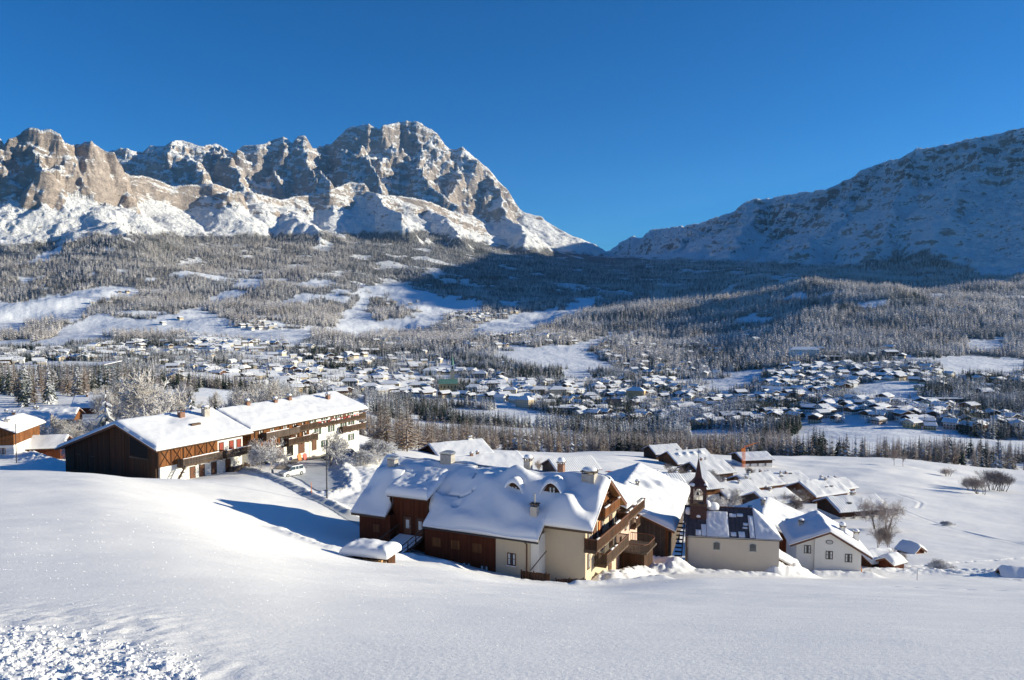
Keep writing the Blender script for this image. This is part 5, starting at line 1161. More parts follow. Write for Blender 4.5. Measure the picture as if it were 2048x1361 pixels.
SH("chalet", "long ribbed roof house between the middle and end of the back row", "house", 1507, 962, 280, 26, 14, -6.5, 6.5, 3.2, .4, "wood_orange", "stucco_white", .4, T=.4, lump=.5, seed=17)
SH("chalet", "rightmost ribbed roof of the back row with a wide skylight", "house", 1562, 957, 300, 22, 15, -6, 6, 3.2, .4, "wood_orange", "stucco_white", .4, T=.4, lump=.5, seed=18, skyl=((-2, -2.5), (3, -1.5)))
SH("chalet", "grey gabled house tucked under the ribbed roofs near bare trees", "house", 1540, 990, 225, 30, 11, -5, 5, 3.4, .42, "wood_grey", "wood_dark", .5, T=.38, lump=.5, seed=19)
SH("chalet", "long dark gabled timber house with two roof windows at the field edge", "house", 1632, 998, 262, 26, 14, -6.5, 6.5, 3.6, .45, "wood_orange", "wood_dark", .4, T=.42, lump=.5, seed=20, skyl=((0, -4), (2.4, -4)), wins=((), (), ((-5, .9, 1.2, 1.0), (-2, .9, 1.2, 1.), (1, .9, 1.2, 1.0)), ()))
SH("chalet", "short roofed annex attached right of the long dark gabled house", "house", 1668, 985, 280, 26, 9, -5, 5, 3.0, .42, "wood_orange", "stucco_white", .4, T=.42, lump=.5, seed=22)
SH("chalet", "low long timber house nearest the bare round tree at the field edge", "house", 1702, 1018, 215, 14, 14, -5, 5, 3.2, .42, "wood_dark", "stucco_white", .45, T=.42, lump=.5, seed=23, skyl=((-3, -3),), wins=((), (), ((-6, .5), (-3, .5), (0, .5), (3, .5), (6, .5)), ()))
SH("shed", "tiny red shed with ribbed roof between the skylight house and the field", "shed", 1604, 1022, 190, 20, 5, -2.6, 2.6, 2.6, .4, "wood_red", "wood_red", 0, T=.42, lump=.5, seed=24)
SH("shed", "low tilted shed roof lying on the snow below the tiny red shed", "shed", 1630, 1032, 182, -8, 6, -2.6, 2.6, 1.2, .3, "wood_grey", "wood_grey", 0, T=.42, lump=.5, seed=25, oh=.5)
SH("chalet", "timber gabled cottage with white lower storey at the left photo edge", "house", 18, 905, 168, 100, 13, -3.6, 3.6, 5.4, .42, "wood_orange", "stucco_white", .5, T=.5, snowmat="roof_snow", seed=26, wins=(((-1.6, .9), (1.4, .9)), (), (), ()))
SH("chalet", "wide smooth snow roof rising behind the left edge cottage", "house", 12, 880, 200, 28, 18, -9, 9, 4.6, .36, "wood_dark", "stucco_white", .5, T=.4, snowmat="roof_snow", seed=27)
SH("shed", "dark shed with pale sloping roof right of the left edge cottage", "shed", 84, 898, 172, 14, 9, -3.5, 3.5, 2.8, .45, "wood_red", "wood_dark", 0, T=.3, snowmat="roof_snow", seed=28)
SH("chalet", "orange fronted house with snow tufted purple edged roof among thickets", "house", 100, 835, 275, 14, 17, -6.5, 6.5, 4., .4, "wood_orange", "stucco_yellow", .4, T=.35, snowmat="roof_snow", lump=.9, seed=29, wins=((), (), ((-5, 1.2), (-2, 1.2), (1, 1.2), (4, 1.2)), ()), balc=(('y-', -7, 7, 1.8),))
SH("chalet", "dark red gabled house half hidden by frosted trees at far left", "house", 186, 815, 330, 10, 12, -5, 5, 4.5, .75, "wood_red", "stucco_white", .3, T=.25, snowmat="roof_snow", seed=30)
SH("cabin", "tiny buried cabin with a red brown front on the right hand snowfield", "cabin", 1821, 1112, 150, 120, 3.4, -1.6, 1.6, .9, .6, "wood_red", "wood_red", 0, T=.55, snowmat="roof_snow", seed=31, oh=.3, dz=-.45)
SH("cabin", "low snow buried cabin beside the pollard tree near the white house", "cabin", 1752, 1108, 132, 20, 5.5, -2., 2., 1.3, .4, "wood_dark", "wood_dark", 0, T=.6, snowmat="roof_snow", seed=32, oh=.4)
SH("cabin", "half buried roof like a white wedge at the right photo edge", "cabin", 2040, 1147, 118, 165, 5.2, -1.6, 2.0, .5, .7, "wood_dark", "wood_dark", 0, T=.6, snowmat="roof_snow", seed=34, oh=.2, dz=-1.15)
SH("shed", "red fronted shed under a snow dome right of the white house", "shed", 1783, 1118, 128, 30, 2.8, -1.3, 1.3, 1.2, .5, "wood_red", "wood_red", 0, T=.6, snowmat="roof_snow", seed=35, oh=.3)
for o in [o for o in C.objects if o.name.startswith(("chalet", "cabin", "barn", "shed")) and o.parent is None]: o["group"] = o.get("group") or {"c": G1, "b": G1, "s": "small sheds around the hamlet"}.get(o.name[0], G1)
# woodshed in front of the chalet
def woodshed():
    x, y, _ = W(735, 1128, 72.5); z = gz(x, y)-.8; e = empty("woodshed", (x, y, z), math.radians(-18), "firewood stack under a great loaf of snow before the chalet bridge", "woodshed")
    mb = MB(); mb.box2(-1.9, 1.6, -.1, 1.6, -.8, 1.25, "wood_dark"); mb.box2(1.95, 2.1, .1, 1.5, -.5, 1.2, "wood_dark"); mb.build("frame", e)
    mb = MB()
    for i in range(9):
        for j in range(7):
            xx = -.2+i*.22; zz = -.25+j*.2; mb.bar((xx, -.42, zz), (xx, -.11, zz), .085+random.uniform(-.015, .01), "firewood", 7)
    for i in range(7):
        for j in range(6): mb.bar((1.61, .1+i*.21, -.2+j*.21), (1.93, .1+i*.21, -.2+j*.21), .085, "firewood", 7)
    o = mb.build("firewood", e); o["kind"] = "stuff"
    MB().box2(-2.2, 2.2, -.6, 1.9, 1.26, 1.36, "roof_wood").build("roof", e)
    xs = spaced(-2.5, 2.4, .14); ys = spaced(-.8, 2.2, .14)
    grid_snow("snow_cover", e, xs, ys, lambda X, Y: 1.37-.12*np.maximum(0, -X-1.2), lambda X, Y: np.maximum(.02, (.95*(1+.15*fbm(X, Y, 4, 2)))*rim(np.minimum(np.minimum(X+2.5, 2.4-X), np.minimum(Y+.8, 2.2-Y)), 1.0, .35)))
    xs = spaced(-4.2, 0.2, .16); ys = spaced(-2.2, 1.6, .16)
    grid_snow("snow_drift", e, xs, ys, lambda X, Y: -.9+.0*X, lambda X, Y: np.maximum(.02, 2.1*np.exp(-((X+1.9)/1.4)**2-((Y-.1)/1.3)**2)+.1*fbm(X, Y, 6, 2)))
woodshed()
# ------------------------------------------------------------ vehicles
def car(px, py, Y, ang, paint, label, L=4.0, w_=1.7, h=1.65, van=True):
    x, y, _ = W(px, py, Y); z = gz(x, y)+.03; e = empty("parked_car", (x, y, z), math.radians(ang), label, "car", "parked cars")
    hb = h*.56; mb = MB()
    lo = [(-L/2, .3), (-L/2+.1, .22), (L/2-.12, .22), (L/2, .35), (L/2-.03, hb*.8), (L/2-.95 if van else L/2-1.1, hb+.05), (-L/2+.05, hb+.08), (-L/2-.02, .6)]
    mb.prism(lo, -w_/2, w_/2, 'y', paint); b = mb.build("body", e)
    cab = [(L/2-.95 if van else L/2-1.3, hb+.03), (L/2-1.55 if van else L/2-2.0, h-.08), (L/2-1.8, h), (-L/2+.45, h), (-L/2+.12 if van else -L/2+.7, hb+.07)]
    V = [(a, s*(w_/2-.03-(zz-hb)*.14), zz) for s in (-1, 1) for a, zz in cab]; n = 5
    F = [(i, (i+1) % n, n+(i+1) % n, n+i) for i in range(n)]+[tuple(range(n))[::-1], tuple(range(n, 2*n))]
    MB().poly(V, F, paint).build("cabin", e)
    # windscreen, rear and side glass just proud of the cabin
    a, c = cab[0], cab[1]; nx, nzv = (c[1]-a[1]), -(c[0]-a[0]); nl = math.hypot(nx, nzv); nx, nzv = nx/nl*.012, nzv/nl*.012
    def P(t, s): zz = a[1]+(c[1]-a[1])*t; return (a[0]+(c[0]-a[0])*t+nx, s*(w_/2-.12-(zz-hb)*.14), zz+nzv)
    MB().poly([P(.08, -1), P(.08, 1), P(.93, 1), P(.93, -1)], [(0, 1, 2, 3)], "glass_pane").build("windscreen", e)
    for s in (-1, 1):
        for q, (x0, x1) in enumerate(((-L/2+.35, -L/2+1.15), (-L/2+1.25, L/2-2.35), (L/2-2.25, L/2-1.3))):
            zz0, zz1 = hb+.12, h-.14; f = lambda xx, zz: (xx, s*(w_/2-.02-(zz-hb)*.14+.008), zz)
            MB().poly([f(x0, zz0), f(x1+(.18 if q == 2 else 0), zz0), f(x1-(.15 if q == 2 else 0), zz1), f(x0, zz1)], [(0, 1, 2, 3) if s < 0 else (3, 2, 1, 0)], "glass_pane").build("side_window", e)
    for sx in (-1, 1):
        for s in (-1, 1):
            mb = MB(); mb.bar((sx*(L/2-.75), s*(w_/2-.2), .31), (sx*(L/2-.75), s*(w_/2+.02), .31), .26, "rubber", 14); wh = mb.build("wheel", e)
            mb = MB(); mb.bar((sx*(L/2-.75), s*(w_/2+.021), .31), (sx*(L/2-.75), s*(w_/2+.03), .31), .15, "metal_grey", 10); mb.build("rim", wh)
    for s in (-1, 1):
        MB().box2(L/2-.1, L/2+.015, s*(w_/2-.4)-.18, s*(w_/2-.4)+.18, hb*.62, hb*.8, "lamp_glass").build("headlight", e)
        MB().box2(-L/2-.04, -L/2+.05, s*(w_/2-.15)-.08, s*(w_/2-.15)+.08, hb*.7, hb+.1, "door_red").build("tail_light", e)
        MB().box2(L/2-1.35, L/2-1.15, s*(w_/2+.1)-.1, s*(w_/2+.1)+.1, hb+.06, hb+.2, "car_dark").build("wing_mirror", e)
    MB().box2(L/2-.02, L/2+.02, -.5, .5, .35, .5, "car_dark").build("grille", e)
    if van: MB().box2(-L/2+.6, L/2-1.9, -w_/2+.35, w_/2-.35, h+.002, h+.02, "car_dark").build("roof_panel", e)
    return e
car(584, 963, 131, 228, "car_white", "white people carrier parked on the snowy car park", 4.1, 1.7, 1.7)
car(690, 920, 151, 215, "car_blue", "blue hatchback parked by the farmhouse under the snowy bush", 4.0, 1.7, 1.45, False)
car(664, 922, 150, 195, "car_dark", "dark car parked against the white farmhouse wall", 4.1, 1.7, 1.5, False)
# ------------------------------------------------------------ road and car park sheets
def sheet(name, pts, mat, label, lift=.05, step=.8):
    P_ = np.array([xy(*p) for p in pts]); x0, y0 = P_.min(0); x1, y1 = P_.max(0)
    xs = np.arange(x0, x1+step, step); ys = np.arange(y0, y1+step, step); X, Y = np.meshgrid(xs, ys, indexing='ij')
    ins = in_poly(X, Y, [tuple(q) for q in P_]); z, _, _ = terrain(X.ravel(), Y.ravel()); z = z.reshape(X.shape)+lift
    nx, ny = X.shape; idx = np.arange(nx*ny).reshape(nx, ny); K = ins[:-1, :-1] & ins[1:, 1:] & ins[1:, :-1] & ins[:-1, 1:]
    q = np.stack([idx[:-1, :-1], idx[1:, :-1], idx[1:, 1:], idx[:-1, 1:]], -1)[K]
    V = np.c_[X.ravel(), Y.ravel(), z.ravel()]; used = np.unique(q); rm = np.full(len(V), -1); rm[used] = np.arange(len(used))
    return tag(mesh_np(name, V[used], rm[q], mat, True), label, None, None, "structure")
sheet("car_park", [(575,945,137),(600,930,146),(640,915,152),(680,912,153),(690,935,141),(700,965,127),(690,992,119),(655,1000,117),(630,990,120),(600,970,127),(575,960,131)], "icy_road", "grey packed snow of the small car park", .10, .3)
sheet("forecourt", [(545,947,136.5),(575,946,136.8),(600,931,146),(640,916,152),(690,911,155),(690,903,161),(640,903,159),(600,913,152),(560,930,143)], "asphalt_wet", "wet brown forecourt in front of the farmhouse", .13, .3)
sheet("road", [(485,940,134),(505,934,137),(560,970,126),(620,1001,116.5),(680,1027,109.5),(740,1045,104),(735,1062,100),(690,1045,104),(640,1020,110),(600,1003,115),(540,972,124)], "icy_road", "ploughed grey lane curving down past the car park", .06, .25)
# ------------------------------------------------------------ poles, crane, small things
def pole(px, py, Y, h, label, r=.09, name="pole", mat="metal_dark", arm=False):
    x, y, _ = W(px, py, Y); z = gz(x, y); mb = MB(); mb.bar((0, 0, -.5), (0, 0, h), r, mat, 8, r*.6)
    if arm: mb.bar((0, 0, h-.1), (.7, 0, h+.05), r*.5, mat, 6); mb.box2(.5, 1., -.1, .1, h, h+.1, mat)
    o = mb.build(name, None, False, (x, y, z)); return tag(o, label, "pole")
pole(654, 1011, 112.5, 8.2, "tall dark lamp pole standing on the bank of the lane", name="lamp_pole")
pole(741, 975, 113, 3.1, "short dark post on the snow slope left of the chalet", .11)
pole(33, 925, 152, 7.5, "thin green pole with a crossbar beside the left edge cottage", .08, name="utility_pole")
pole(1834, 1165, 110, 1.6, "thin stick in the trampled snow right of the white house", .03, name="stick")
pole(623, 1008, 115, 1.7, "orange snow marker stick beside the lane", .05, name="marker_stick", mat="orange_paint")
def crane(px, py, Y, H, J, ang, label, mat):
    x, y, _ = W(px, py, Y); z = gz(x, y); e = empty("tower_crane", (x, y, z), math.radians(ang), label, "crane")
    mb = MB(); 
    for sx in (-.5, .5):
        for sy in (-.5, .5): mb.bar((sx, sy, 0), (sx, sy, H), .09, mat)
    n = int(H/1.2)
    for k in range(n): 
        s = 1 if k % 2 else -1; mb.bar((-.5*s, -.5, k*1.2), (.5*s, -.5, (k+1)*1.2), .05, mat); mb.bar((-.5*s, .5, k*1.2), (.5*s, .5, (k+1)*1.2), .05, mat)
    mb.build("mast", e); mb = MB(); a, b = (0, 0, H), (J, 0, H+J*.35); mb.bar(a, b, .14, mat); mb.bar((0, 0, H+.9), (J, 0, H+J*.35), .1, mat)
    for k in range(9): t, u = k/9, (k+.6)/9; mb.bar((t*J, 0, H+t*J*.35), (u*J, 0, H+.9*(1-u)+u*J*.35), .06, mat)
    mb.build("jib", e); MB().box2(-1.2, .6, -.7, .7, H-1.8, H-.2, mat).build("cab", e)
crane(1487, 940, 380, 9.5, 7, 10, "orange building crane with raised jib beside the hamlet spruces", "orange_paint")
for i, (px, py, Y, lb) in enumerate(((600, 922, 147.5, "orange snow shovel sled leaning at the farmhouse door"), (611, 919, 148.6, "bright red child sledge leaning beside the garage"))):
    x, y, _ = W(px, py, Y); mb = MB(); mb.prism([(-.35, 0), (.35, 0), (.42, 1.0), (.2, 1.25), (-.2, 1.25), (-.42, 1.0)], -.05, .05, 'y', ("orange_paint", "red_paint")[i]); mb.prism([(-.42, .3), (-.36, .3), (-.45, 1.), (-.5, 1.)], -.05, .12, 'y', "red_paint"); mb.prism([(.36, .3), (.42, .3), (.5, 1.), (.45, 1.)], -.05, .12, 'y', "red_paint")
    o = mb.build("sledge", None, False, (x, y, gz(x, y)+.1)); o.rotation_euler = (-.2, 0, math.radians(60)); tag(o, lb, "sledge")
for i, (px, py, Y, w_, lb) in enumerate(((1212, 946, 262, 5, "long red tarpaulin lying on the snow beyond the chalet roof"), (1232, 938, 285, 7, "pale red tarpaulin further up the trampled yard"))):
    x, y, _ = W(px, py, Y); xs = np.linspace(-w_/2, w_/2, 16); ys = np.linspace(-1.5, 1.5, 10); X, Yg = np.meshgrid(xs, ys, indexing='ij'); z, _, _ = terrain((X+x).ravel(), (Yg+y).ravel())
    V = np.c_[X.ravel()+x, Yg.ravel()+y, z+.2+.15*fbm(X.ravel(), Yg.ravel(), 3+i, 2)]; idx = np.arange(160).reshape(16, 10)
    tag(mesh_np("tarpaulin", V, np.stack([idx[:-1, :-1], idx[1:, :-1], idx[1:, 1:], idx[:-1, 1:]], -1).reshape(-1, 4), "red_paint"), lb, "tarpaulin")
# garden fence and wall in front of the chalet
def fence(p0, p1, h, label, gap=1.4, mat="wood_dark"):
    a, b = xy(*p0), xy(*p1); L = math.dist(a, b); e = empty("board_fence", (a[0], a[1], gz(*a)), math.atan2(b[1]-a[1], b[0]-a[0]), label, "fence")
    dz = (gz(*b)-gz(*a))/L; mb = MB(); x = 0
    while x < L: mb.box2(x, x+.15, -.02, .02, dz*x-.3, dz*x+h+random.uniform(-.04, .04), mat); x += .17
    mb.build("boards", e)
    for k in range(int(L/gap)+1): MB().box2(k*gap-.05, k*gap+.05, .025, .12, dz*k*gap-.3, dz*k*gap+h+.1, mat).build("post", e)
fence((1042, 1143, 81.5), (1100, 1152, 80.2), .9, "dark board fence beside the cream chalet wall")
fence((1112, 1156, 79.6), (1170, 1168, 79.2), .45, "low dark rail poking from snow before the chalet gable")
# ------------------------------------------------------------ single trees
LANDS = [("bell tower", 905, 735), ("ice stadium", 172, 742), ("long white hill hotel", 1608, 702), ("farmhouse roof", 600, 805), ("forest edge hotel", 1780, 692),
 ("long row of flats", 1880, 815), ("balcony block", 1792, 840), ("dark chalet hotel", 1465, 832), ("yellow cornered hotel", 1272, 762), ("green roofed hall", 1228, 783), ("great frosted tree", 290, 770),
 ("foot of the ski run", 690, 655), ("small sunny meadow", 1110, 715), ("orange crane", 1487, 900), ("tall brow spruces", 1650, 880), ("steeple", 1390, 950), ("largest ridge chimney", 880, 900),
 ("barn roof peak", 225, 848), ("shaded meadow", 880, 600), ("right photo edge", 2048, 760), ("left photo edge", 0, 700), ("ski meadow", 1760, 880), ("farmhouse gable end", 735, 830), ("cream grand hotel", 1115, 755), ("low flat school", 1130, 812),
 ("ochre hotel", 780, 750), ("field shrub cluster", 1980, 950), ("top of the ski run", 735, 590), ("white strip in the gully", 1050, 870), ("balconied hotel", 700, 760)]
ORD = ["nearest", "second nearest", "third nearest", "fourth nearest", "fifth nearest", "sixth nearest", "seventh nearest", "eighth nearest", "ninth nearest", "tenth nearest", "eleventh nearest", "twelfth nearest", "thirteenth nearest", "fourteenth nearest", "fifteenth nearest", "sixteenth nearest", "seventeenth nearest", "eighteenth nearest", "nineteenth nearest", "twentieth nearest"]
PENDING = []      # (object, what it looks like, px, py); names come at the end, ranked by distance from a landmark
def finish_labels():
    b = {}
    for o, desc, px, py in PENDING:
        nm, lx, ly = min(LANDS, key=lambda q: (q[1]-px)**2+((q[2]-py)*1.6)**2); dx, dy = px-lx, py-ly
        d = ("left of" if dx < 0 else "right of") if abs(dx) > 2.2*abs(dy) else (("above" if dy < 0 else "below") if abs(dy) > 1.2*abs(dx) else ("up" if dy < 0 else "down")+("per left of" if dx < 0 and dy < 0 else ("per right of" if dy < 0 else (" left of" if dx < 0 else " right of"))))
        b.setdefault((desc, nm, d), []).append((dx*dx+dy*dy, o))
    for (desc, nm, d), L_ in b.items():
        L_.sort(key=lambda q: q[0])
        for i, (_, o) in enumerate(L_): o["label"] = "%s, %s %s the %s" % (desc, ORD[min(i, 19)], d, nm)
SPR = []; LAR = []
for s in range(4):
    V, F = conifer_geo(100+s, 1., .19+.02*s, 17, 10, droop=.42, seg=2, width=.42, thin=.08)
    SPR.append((tri_mesh("trunk", *cone_geo(.018, .003, 0, .97, 7), "bark"), tri_mesh("crown", V, F, "spruce_needles")))
for s in range(4):
    V, F = conifer_geo(200+s, 1., .20+.02*s, 22, 9, droop=.15, up=.05, seg=1, width=.24, thin=.1); V2, F2 = conifer_geo(230+s, 1., .16, 28, 8, droop=.0, up=.2, seg=1, width=.16, thin=.1)
    LAR.append((tri_mesh("trunk", *cone_geo(.014, .002, 0, .98, 6), "bark"), tri_mesh("crown", *merged([(V, F), (V2, F2)]), "larch_brown")))
V, F = conifer_geo(301, 1., .24, 16, 10, droop=.55, seg=2, width=.5, thin=.12); SNSPR = (tri_mesh("trunk", *cone_geo(.022, .004, 0, .97, 7), "bark"), None)
tree_mat("snowy_needles", (.035, .05, .03), lo=.35, hi=.85, nscale=5.)
SNSPR = (SNSPR[0], tri_mesh("crown", V, F, "snowy_needles"))
BARE = {}
for nm, mat, lv, kw in (("frost_big", "frosted_twigs", 5, dict(h=1., trunk=.022, multi=2, first=.27, nchild=4, spread=.75, upw=.22)), ("frost_small", "frosted_twigs", 4, dict(h=1., trunk=.03, multi=1, first=.32, nchild=6, spread=1.0, upw=.15)),
                        ("round_bare", "bare_twigs", 5, dict(h=1., trunk=.022, multi=3, first=.25, nchild=4, spread=.85, upw=.2)), ("shrub", "bare_twigs", 4, dict(h=1., trunk=.018, multi=6, first=.28, nchild=5, spread=.7, upw=.25)), ("birch", "bare_twigs", 4, dict(h=1., trunk=.014, multi=1, first=.36, nchild=6, spread=.6, upw=.35)),
                        ("frost_shrub", "frosted_twigs", 4, dict(h=1., trunk=.02, multi=7, first=.26, nchild=5, spread=1.1, upw=.1))):
    L_ = []
    for s in range(2):
        tv, tf_, bv, bf = branch_geo(s*13+len(nm)*3, kw["h"], lv, kw["spread"], kw["trunk"], kw["nchild"], kw.get("upw", .3), 3, kw["multi"], kw["first"], .0038 if "frost" in mat else .0017)
        # thin twigs are drawn a little thicker so they hold frost
        zm = max(v[2] for v in bv); tv = [(a/zm, b/zm, c/zm) for a, b, c in tv]; bv = [(a/zm, b/zm, c/zm) for a, b, c in bv]
        L_.append((tri_mesh("trunk", tv, tf_, "bark" if mat == "bare_twigs" else "frosted_twigs"), tri_mesh("crown", bv, bf, mat)))
    BARE[nm] = L_
def plant(name, proto, x, y, h, label, cat, group, rz=None, wide=1., sink=.15):
    z = gz(x, y); e = bpy.data.objects.new(name, None); e.location = (x, y, z-sink); e.scale = (h*wide, h*wide, h); e.rotation_euler = (0, 0, random.uniform(0, 6.28) if rz is None else rz); e.empty_display_size = .3
    link(e); tag(e, label, cat, group)
    for nm, me in zip(("trunk", "crown"), proto): link(bpy.data.objects.new(nm, me), e)
    return e
def at(px, py, Y): q = W(px, py, Y); return q[0], q[1]
PL = [
 ("frosted_tree", "frost_big", 290, 828, 195, 20.5, "great bare tree white with frost behind the barn roof", 1.),
 ("snowy_spruce", "sn", 213, 838, 162, 18., "tall snow clad spruce behind the left slope of the barn roof", .8),
 ("snowy_spruce", "sn", 382, 826, 165, 14.5, "snow laden spruce standing just behind the barn ridge", 1.1),
 ("snowy_spruce", "sn", 1470, 1008, 150, 5.2, "snowy garden spruce between steeple and skylight house", 1.3),
 ("drooping_spruce", "sn", 1692, 1062, 128, 5.2, "dark drooping spruce behind the white house chimneys", 1.3),
 ("spruce_tree", "sp", 1498, 935, 402, 11, "left one of the two dark spruces by the crane house", 1.25),
 ("spruce_tree", "sp", 1520, 938, 400, 12.5, "right and taller dark spruce by the crane house", 1.3),
 ("frosted_tree", "frost_small", 545, 950, 131.5, 6.2, "frosted young tree before the farmhouse left of the white car", 1.),
 ("frosted_tree", "frost_small", 521, 945, 134, 6.0, "slim frosted tree at the lane bend before the barn end", .7),
 ("frosted_tree", "frost_small", 661, 928, 143, 6.6, "frosted tree with a thick trunk before the white farmhouse wall", 1.1),
 ("snowy_bush", "frost_shrub", 742, 905, 152, 4.6, "large bush buried in snow at the corner of the farmhouse", 1.6),
 ("snowy_bush", "frost_shrub", 725, 925, 146, 3.2, "lower snowy bush in front of the large one", 1.6),
 ("bare_tree", "round_bare", 1761, 1036, 190, 8.6, "round headed bare tree at the edge of the snowfield", 1.1),
 ("birch_tree", "birch", 1757, 1096, 142, 7.2, "thin birch left of its twin behind the pollard", .9),
 ("birch_tree", "birch", 1776, 1098, 140, 7.5, "thin birch right of its twin behind the pollard", .9),
 ("pollard_tree", "shrub", 1791, 1118, 130, 3.6, "dark pollarded tree beside the buried cabin", .8),
 ("bare_tree", "round_bare", 1408, 1005, 165, 7.5, "leafless garden tree right of the steeple", 1.2),
 ("bare_tree", "round_bare", 1432, 1008, 168, 6.2, "second leafless tree between steeple and snowy spruce", 1.2),
 ("bare_tree", "round_bare", 1160, 945, 200, 7.2, "spiky bare tree behind the gable chimney", .8),
 ("bare_tree", "birch", 1078, 930, 230, 6.0, "small bare tree behind the chalet ridge", .8),
 ("bare_tree", "round_bare", 1605, 985, 240, 6.0, "bare tree left of the long dark gabled house", 1.2),
 ("bare_tree", "round_bare", 1588, 1002, 220, 6.0, "bushy bare tree above the skylight house", 1.4),
 ("bare_shrub", "shrub", 1962, 982, 300, 7.5, "dense brown shrub lowest in the field cluster", 1.1),
 ("bare_shrub", "shrub", 1984, 966, 330, 9., "middle brown shrub of the field cluster", 1.1),
 ("bare_shrub", "shrub", 2003, 968, 325, 9.5, "tall brown shrub at the right of the field cluster", 1.),
 ("bare_shrub", "shrub", 1943, 972, 320, 6.5, "sparse brown shrub at the left of the field cluster", 1.),
 ("bare_shrub", "shrub", 1897, 946, 385, 4.6, "small reddish shrub alone on the upper field", 1.4),
 ("bare_tree", "birch", 1788, 931, 420, 11., "left bare tree of the pair at the top of the field", .8),
 ("bare_tree", "birch", 1806, 933, 415, 9., "right bare tree of the pair at the top of the field", .9),
 ("snowy_bush", "frost_shrub", 1879, 1138, 128, 1.7, "low frosty bush on the lower right snow", 1.5),
 ("snowy_bush", "frost_shrub", 1893, 1046, 200, 1.3, "faint frosty scrub in the middle of the snowfield", 2.),
]
for nm, k, px, py, Y, h, lb, wd in PL:
    pr = SNSPR if k == "sn" else (random.choice(SPR) if k == "sp" else random.choice(BARE[k])); x, y = at(px, py, Y)
    plant(nm, pr, x, y, h, lb, "bush" if "bush" in nm or "shrub" in nm else "tree", None, wide=wd)
# thicket of frosted trees round the barn and farmhouse
def many(name, protos, spots, hr, grp, lab, cat="tree", wide=(.8, 1.2)):
    for px, py, Y in spots:
        h = random.uniform(*hr); x, y = at(px, py, Y); z = gz(x, y); qx, qy = proj(x, y, z+h*.6)
        size = "tall" if h > hr[0]+(hr[1]-hr[0])*.66 else ("small" if h < hr[0]+(hr[1]-hr[0])*.33 else "middling")
        PENDING.append((plant(name, random.choice(protos), x, y, h, "x", cat, grp, wide=random.uniform(*wide)), size+" "+lab, qx, qy))
sp = [(random.uniform(50, 235), 0, random.uniform(160, 240)) for _ in range(34)]
many("frosted_tree", BARE["frost_small"]+BARE["frost_big"], sp, (4., 9.), "frosted thicket behind the barn", "frosted thicket tree")
sp = [(random.uniform(180, 420), 0, random.uniform(250, 360)) for _ in range(26)]
many("frosted_tree", BARE["frost_small"]+BARE["frost_big"], sp, (9., 15.), "frosted thicket behind the barn", "frosted garden tree", wide=(.55, .8))
sp = [(random.uniform(445, 600), 0, random.uniform(225, 330)) for _ in range(20)]
many("frosted_tree", BARE["frost_small"]+BARE["frost_big"], sp, (13., 19.), "frosted trees behind the farmhouse roof", "frosted hillside tree", wide=(.55, .8))
sp = [(px, 0, random.uniform(230, 300)) for px in (345, 362, 415, 436, 352, 470, 500)]
many("spruce_tree", SPR, sp, (10., 14.), "small spruces behind the barn ridge", "dark spruce")
sp = [(random.uniform(-10, 150), 0, random.uniform(400, 560)) for _ in range(26)]
many("spruce_tree", SPR+LAR, sp, (14., 24.), "tall spruces at the left edge", "snowy conifer")
# larch belt along the brow beyond the hamlet
GB = "brown larches along the brow below the town"
def belt(px0, px1, y0, y1, n, hr, protos, name, lab, grp=GB):
    many(name, protos, [(random.uniform(px0, px1), 0, random.uniform(y0, y1)) for _ in range(n)], hr, grp, lab)
belt(735, 860, 215, 400, 34, (9, 17), LAR, "larch_tree", "brown brow larch")
belt(850, 990, 380, 520, 34, (12, 22), LAR, "larch_tree", "brown brow larch")
belt(980, 1230, 500, 640, 34, (10, 20), LAR, "larch_tree", "brown brow larch")
belt(1200, 1480, 530, 680, 50, (12, 21), LAR, "larch_tree", "brown brow larch")
belt(1460, 1720, 560, 660, 22, (12, 21), LAR+SPR, "larch_tree", "brow conifer")
belt(1640, 1665, 560, 600, 5, (20, 27), SPR, "spruce_tree", "dark brow spruce")
belt(1690, 1960, 560, 700, 30, (10, 19), LAR+SPR, "larch_tree", "brow conifer")
belt(1880, 2060, 570, 700, 30, (15, 26), LAR+SPR, "larch_tree", "brow conifer")
# the uncounted rest of the belts, valley woods and town trees
def wood(name, n, y0, y1, test, hr, srcs, label, sp=.0, hs=1.):
    X, Y = sample_wedge(n, y0, y1); z, _, _ = terrain(X, Y); px, py = proj(X, Y, z); k = test(px, py, X, Y)
    X, Y, z = X[k], Y[k], z[k]; print(name, len(X))
    scatter(name, np.c_[X, Y, z-.3], RNG.uniform(hr[0], hr[1], len(X)), srcs, label, "trees")
no_m = lambda px, py: ~np.any([in_poly(px, py, q) for q in MEADOW], axis=0)
wood("brown_larch_wood", 17000, 560, 900, lambda px, py, X, Y: ((fbm(X/60., Y/60., 601, 3) > -.22) & (px > 700) & no_m(px, py) & (Y < 660+200*(vnoise(X/80., Y/900., 5)))), (11, 20), FARLARB+TOWNSPR[:1], "mass of brown larches filling the gully below the town")
wood("dark_spruce_wood", 30000, 880, 1330, lambda px, py, X, Y: (((fbm(X/70., Y/70., 611, 3) > .02) & (px > 730) & (px < 1380)) | (((fbm(X/60., Y/60., 612, 3) > .08)) & (px >= 1380) & (px < 1600)) | ((fbm(X/60., Y/60., 613, 3) > .15) & (px >= 1850))) & no_m(px, py) & (py > 790-20*(px > 1000)), (13, 24), TOWNSPR+FARLARB[:1], "dark spruce wood between the river gully and the town")
wood("left_hillside_wood", 11000, 560, 1150, lambda px, py, X, Y: (px < 720) & (fbm(X/70., Y/70., 621, 3) > -.02) & (py < 785), (10, 22), TOWNSPR+FARLARB+FARLAR[:1], "mixed conifers on the hillside left of the town")
